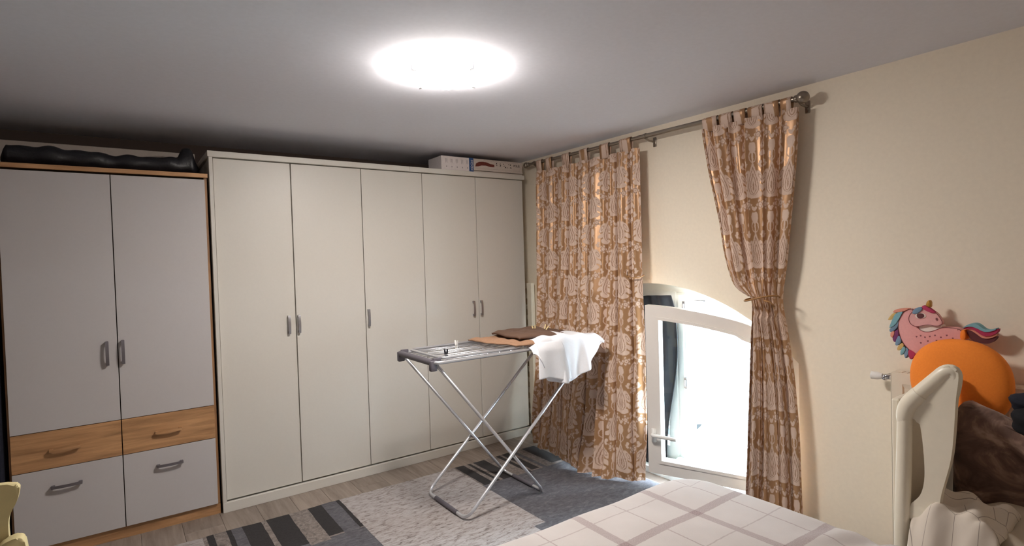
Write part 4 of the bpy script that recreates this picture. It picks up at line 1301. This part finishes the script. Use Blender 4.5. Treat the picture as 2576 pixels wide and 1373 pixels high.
# unicorn-shaped cushion standing on the radiator
UP={
 'body':[(-2.689,1.163),(-2.672,1.16),(-2.651,1.149),(-2.637,1.126),(-2.628,1.097),(-2.629,1.065),(-2.636,1.033),(-2.649,1.006),(-2.666,0.988),(-2.68,0.97),(-2.71,0.942),(-2.86,0.962),(-2.861,1.051),(-2.846,1.087),(-2.828,1.091),(-2.801,1.092),(-2.782,1.089),(-2.766,1.08),(-2.744,1.069),(-2.724,1.067),(-2.708,1.073),(-2.698,1.086),(-2.681,1.093),(-2.675,1.124)],
 'fill':[(-2.698,1.088),(-2.724,1.098),(-2.757,1.097),(-2.785,1.101),(-2.784,1.089),(-2.766,1.078),(-2.744,1.067),(-2.724,1.066),(-2.708,1.071)],
 'head':[(-2.672,1.132),(-2.682,1.148),(-2.699,1.159),(-2.722,1.166),(-2.748,1.162),(-2.767,1.151),(-2.776,1.139),(-2.786,1.12),(-2.789,1.109),(-2.782,1.099),(-2.763,1.095),(-2.744,1.1),(-2.724,1.096),(-2.705,1.089),(-2.688,1.089),(-2.675,1.1),(-2.67,1.116)],
 'm0':[(-2.62,1.157),(-2.648,1.162),(-2.672,1.162),(-2.655,1.151),(-2.627,1.143),(-2.606,1.142)],
 'm1':[(-2.623,1.145),(-2.606,1.138),(-2.587,1.11),(-2.593,1.107),(-2.609,1.112),(-2.62,1.129)],
 'm2':[(-2.651,1.151),(-2.62,1.141),(-2.609,1.116),(-2.592,1.072),(-2.605,1.077),(-2.626,1.101),(-2.634,1.121)],
 'm3':[(-2.63,1.113),(-2.608,1.079),(-2.593,1.068),(-2.596,1.054),(-2.612,1.061),(-2.629,1.085)],
 'm4':[(-2.612,1.063),(-2.599,1.054),(-2.598,1.035),(-2.607,1.032),(-2.615,1.051)],
 'm5':[(-2.627,1.073),(-2.61,1.055),(-2.604,1.026),(-2.613,1.01),(-2.624,1.024),(-2.63,1.049)],
 'm6':[(-2.631,1.049),(-2.618,1.017),(-2.616,0.998),(-2.63,1.002),(-2.642,1.02)],
 'm7':[(-2.643,1.016),(-2.626,0.998),(-2.621,0.979),(-2.632,0.978),(-2.65,1.0)],
 'm8':[(-2.649,1.002),(-2.636,0.979),(-2.635,0.957),(-2.647,0.966),(-2.657,0.987)],
 'm9':[(-2.657,0.997),(-2.647,0.97),(-2.652,0.944),(-2.661,0.958),(-2.667,0.984)],
 'm10':[(-2.666,0.988),(-2.664,0.964),(-2.673,0.941),(-2.686,0.959),(-2.693,0.971),(-2.68,0.982)],
 'f1':[(-2.69,1.161),(-2.712,1.174),(-2.724,1.166),(-2.707,1.146),(-2.692,1.14),(-2.683,1.144)],
 'f2':[(-2.719,1.176),(-2.729,1.181),(-2.748,1.168),(-2.769,1.152),(-2.757,1.148),(-2.738,1.156),(-2.722,1.164)],
 'horn':[(-2.73,1.179),(-2.736,1.194),(-2.742,1.203),(-2.748,1.197),(-2.749,1.17),(-2.738,1.175)],
 't1':[(-2.85,1.091),(-2.87,1.111),(-2.891,1.117),(-2.905,1.11),(-2.919,1.095),(-2.934,1.091),(-2.95,1.099),(-2.957,1.102),(-2.956,1.095),(-2.934,1.085),(-2.917,1.085),(-2.899,1.097),(-2.879,1.103),(-2.861,1.098)],
 't2':[(-2.853,1.093),(-2.861,1.099),(-2.879,1.103),(-2.899,1.097),(-2.917,1.085),(-2.934,1.085),(-2.956,1.095),(-2.961,1.1),(-2.96,1.086),(-2.947,1.074),(-2.928,1.066),(-2.911,1.07),(-2.896,1.084),(-2.879,1.094),(-2.861,1.089)],
 't3':[(-2.858,1.088),(-2.879,1.094),(-2.896,1.084),(-2.911,1.07),(-2.928,1.066),(-2.947,1.074),(-2.959,1.079),(-2.953,1.069),(-2.933,1.058),(-2.913,1.058),(-2.896,1.073),(-2.879,1.086)],
 't4':[(-2.861,1.085),(-2.879,1.086),(-2.896,1.073),(-2.913,1.058),(-2.933,1.058),(-2.953,1.069),(-2.957,1.064),(-2.944,1.045),(-2.925,1.036),(-2.899,1.04),(-2.879,1.045),(-2.867,1.067)],
 'band':[(-2.846,1.085),(-2.863,1.087),(-2.862,1.044),(-2.843,1.046)],
 'white':[(-2.695,1.139),(-2.705,1.146),(-2.722,1.147),(-2.731,1.142),(-2.733,1.132),(-2.725,1.126),(-2.705,1.122),(-2.695,1.129)],
 'eye':[(-2.7,1.142),(-2.712,1.146),(-2.725,1.144),(-2.728,1.134),(-2.721,1.125),(-2.707,1.123),(-2.701,1.13)],
 'nose':[(-2.765,1.128),(-2.771,1.131),(-2.775,1.123),(-2.771,1.117),(-2.766,1.121)],
}

def solid_col(name, c): return plain(name, c, 0.85, var=0.04, nscale=120, bs=0.2)
UC = {'pink': solid_col('pink_plush', srgb(232, 170, 168)), 'pinkh': solid_col('pale_pink_plush', srgb(226, 172, 170)), 'whitep': solid_col('white_plush', srgb(236, 226, 218)),
      'teal': solid_col('teal_plush', srgb(128, 178, 190)), 'mustard': solid_col('mustard_plush', srgb(214, 178, 112)), 'purple': solid_col('purple_plush', srgb(128, 64, 112)),
      'magenta': solid_col('magenta_plush', srgb(178, 54, 92)), 'blue_p': solid_col('dusty_blue_plush', srgb(120, 150, 176)), 'tan_p': solid_col('salmon_plush', srgb(222, 150, 130)),
      'brown_p': solid_col('plum_brown_plush', srgb(96, 52, 56)), 'gold': plain('gold_fabric', srgb(190, 140, 60), 0.45, metal=0.4, var=0.3, nscale=120), 'outline': solid_col('mauve_stitching', srgb(132, 78, 82))}
un = thing('unicorn_cushion', 'pink unicorn-shaped cushion with rainbow mane standing on the radiator', 'cushion', (0.07, -2.75, 0.885))
def UYZ(a, b, t): return (t, a, b)
def upart(name, key, mat, x0, x1, parent=un, sm=2, outline=False, bev=0.003):
    P = [(a, max(b_, 0.887)) for a, b_ in UP[key]]
    P = smooth_poly(P, sm)
    bm = newbm(); prism(bm, P, UYZ, x1, x0, bev)
    o = obj(name, bm, mat, parent, smooth=True, angle=A30)
    if outline:
        bm = newbm(); tube(bm, [(x0-0.0005, a, b_) for a, b_ in P], 0.0012, 5, closed=True); obj('stitching', bm, UC['outline'], o)
    return o
ub = upart('body', 'body', UC['pink'], 0.045, 0.095, outline=True, bev=0.008)
upart('neck_fill', 'fill', UC['whitep'], 0.048, 0.09)
uh = upart('head', 'head', UC['pinkh'], 0.036, 0.06, outline=True, bev=0.005)
upart('eye_white', 'white', UC['whitep'], 0.0335, 0.040, uh, 2, bev=0.0005)
upart('eye', 'eye', UC['brown_p'], 0.0325, 0.040, uh, 2, bev=0.0005)
upart('nostril', 'nose', UC['outline'], 0.0345, 0.040, uh, 2, bev=0.0005)
for k, c in enumerate(['tan_p', 'mustard', 'teal', 'blue_p', 'tan_p', 'purple', 'blue_p', 'mustard', 'teal', 'blue_p', 'magenta']):
    upart('mane_lock', 'm%d' % k, UC[c], 0.040+0.003*(k % 2), 0.075, un, 1, bev=0.002)
upart('forelock', 'f1', UC['blue_p'], 0.030, 0.05, un, 1); upart('forelock', 'f2', UC['magenta'], 0.029, 0.05, un, 1)
hn = upart('horn', 'horn', UC['gold'], 0.035, 0.06, un, 1)
for k, c in enumerate(['teal', 'magenta', 'tan_p', 'brown_p']):
    upart('tail_lock', 't%d' % (k+1), UC[c], 0.040+0.004*k, 0.08, un, 2, bev=0)
upart('hip_band', 'band', M['orange'], 0.040, 0.097, un, 1)
bm = newbm()
for k, (a, b_) in enumerate([(-2.695, 1.045), (-2.71, 1.05), (-2.725, 1.045), (-2.742, 1.05), (-2.76, 1.056), (-2.78, 1.05), (-2.80, 1.06), (-2.82, 1.05), (-2.735, 1.03), (-2.71, 1.02), (-2.765, 1.035)]):
    prism(bm, [(a-0.0035, b_), (a, b_-0.0045), (a+0.0035, b_), (a+0.0018, b_+0.003), (a, b_+0.0015), (a-0.0018, b_+0.003)], UYZ, 0.0445, 0.0465)
obj('heart_spots', bm, UC['outline'], ub)

# ================================================================== yellow chair at the lower left, dark cloth at the far left
yc = thing('chair', 'pale yellow painted chair with a curved back at the lower left corner', 'chair', (-3.17, -1.6, 0))
def YX(a, b, t): return (a, t, b)
back = [(-3.40, 0.50), (-3.405, 0.74), (-3.43, 0.80), (-3.42, 0.838), (-3.18, 0.848), (-2.965, 0.832), (-2.950, 0.824), (-2.949, 0.812), (-2.955, 0.78), (-2.968, 0.755), (-2.976, 0.735), (-2.978, 0.70), (-2.972, 0.60), (-2.970, 0.50)]
bm = newbm(); prism(bm, smooth_poly(back, 2), YX, -1.515, -1.49, 0.006); obj('backrest', bm, M['yellow'], yc, smooth=True, angle=A30)
arm = [(-3.000, 0.676), (-2.965, 0.690), (-2.945, 0.690), (-2.938, 0.676), (-2.932, 0.60), (-2.925, 0.50), (-2.93, 0.41), (-3.02, 0.41), (-3.02, 0.60)]
bm = newbm(); prism(bm, smooth_poly(arm, 2), YX, -1.56, -1.518, 0.006); obj('side_wing', bm, M['yellow'], yc, smooth=True, angle=A30)
bm = newbm(); prism(bm, smooth_poly([(-6.34-a, c) for a, c in arm], 2), YX, -1.56, -1.518, 0.006); obj('side_wing', bm, M['yellow'], yc, smooth=True, angle=A30)
bm = newbm(); box(bm, -3.40, -2.94, -1.96, -1.50, 0.40, 0.43, 0.01); obj('seat', bm, M['yellow'], yc, smooth=True, angle=A50)
for x in (-3.37, -2.97):
    for y in (-1.93, -1.52):
        bm = newbm(); box(bm, x-0.02, x+0.02, y-0.02, y+0.02, 0.0, 0.40, 0.004); obj('leg', bm, M['yellow'], yc)
bm = newbm(); box(bm, -3.39, -2.95, -1.55, -1.52, 0.46, 0.52, 0.004); obj('stretcher', bm, M['yellow'], yc)

def dk(u, v):
    return (lerp(-3.55, -3.178, u), 0.005+0.02*math.sin(u*38)+0.01*math.sin(v*5), lerp(0.02, 1.93, v))
bm = newbm(); grid(bm, 60, 12, dk); o = obj('dark_drape', bm, M['navy_cloth'], smooth=True, tag='open')
md = o.modifiers.new('t', 'SOLIDIFY'); md.thickness = 0.004
tag(o, 'dark navy drape hanging left of the smaller wardrobe', 'curtain')
bm = newbm(); cyl(bm, (-3.6, 0.01, 1.945), (-3.172, 0.01, 1.945), 0.01); obj('drape_rail', bm, M['steel'], o)
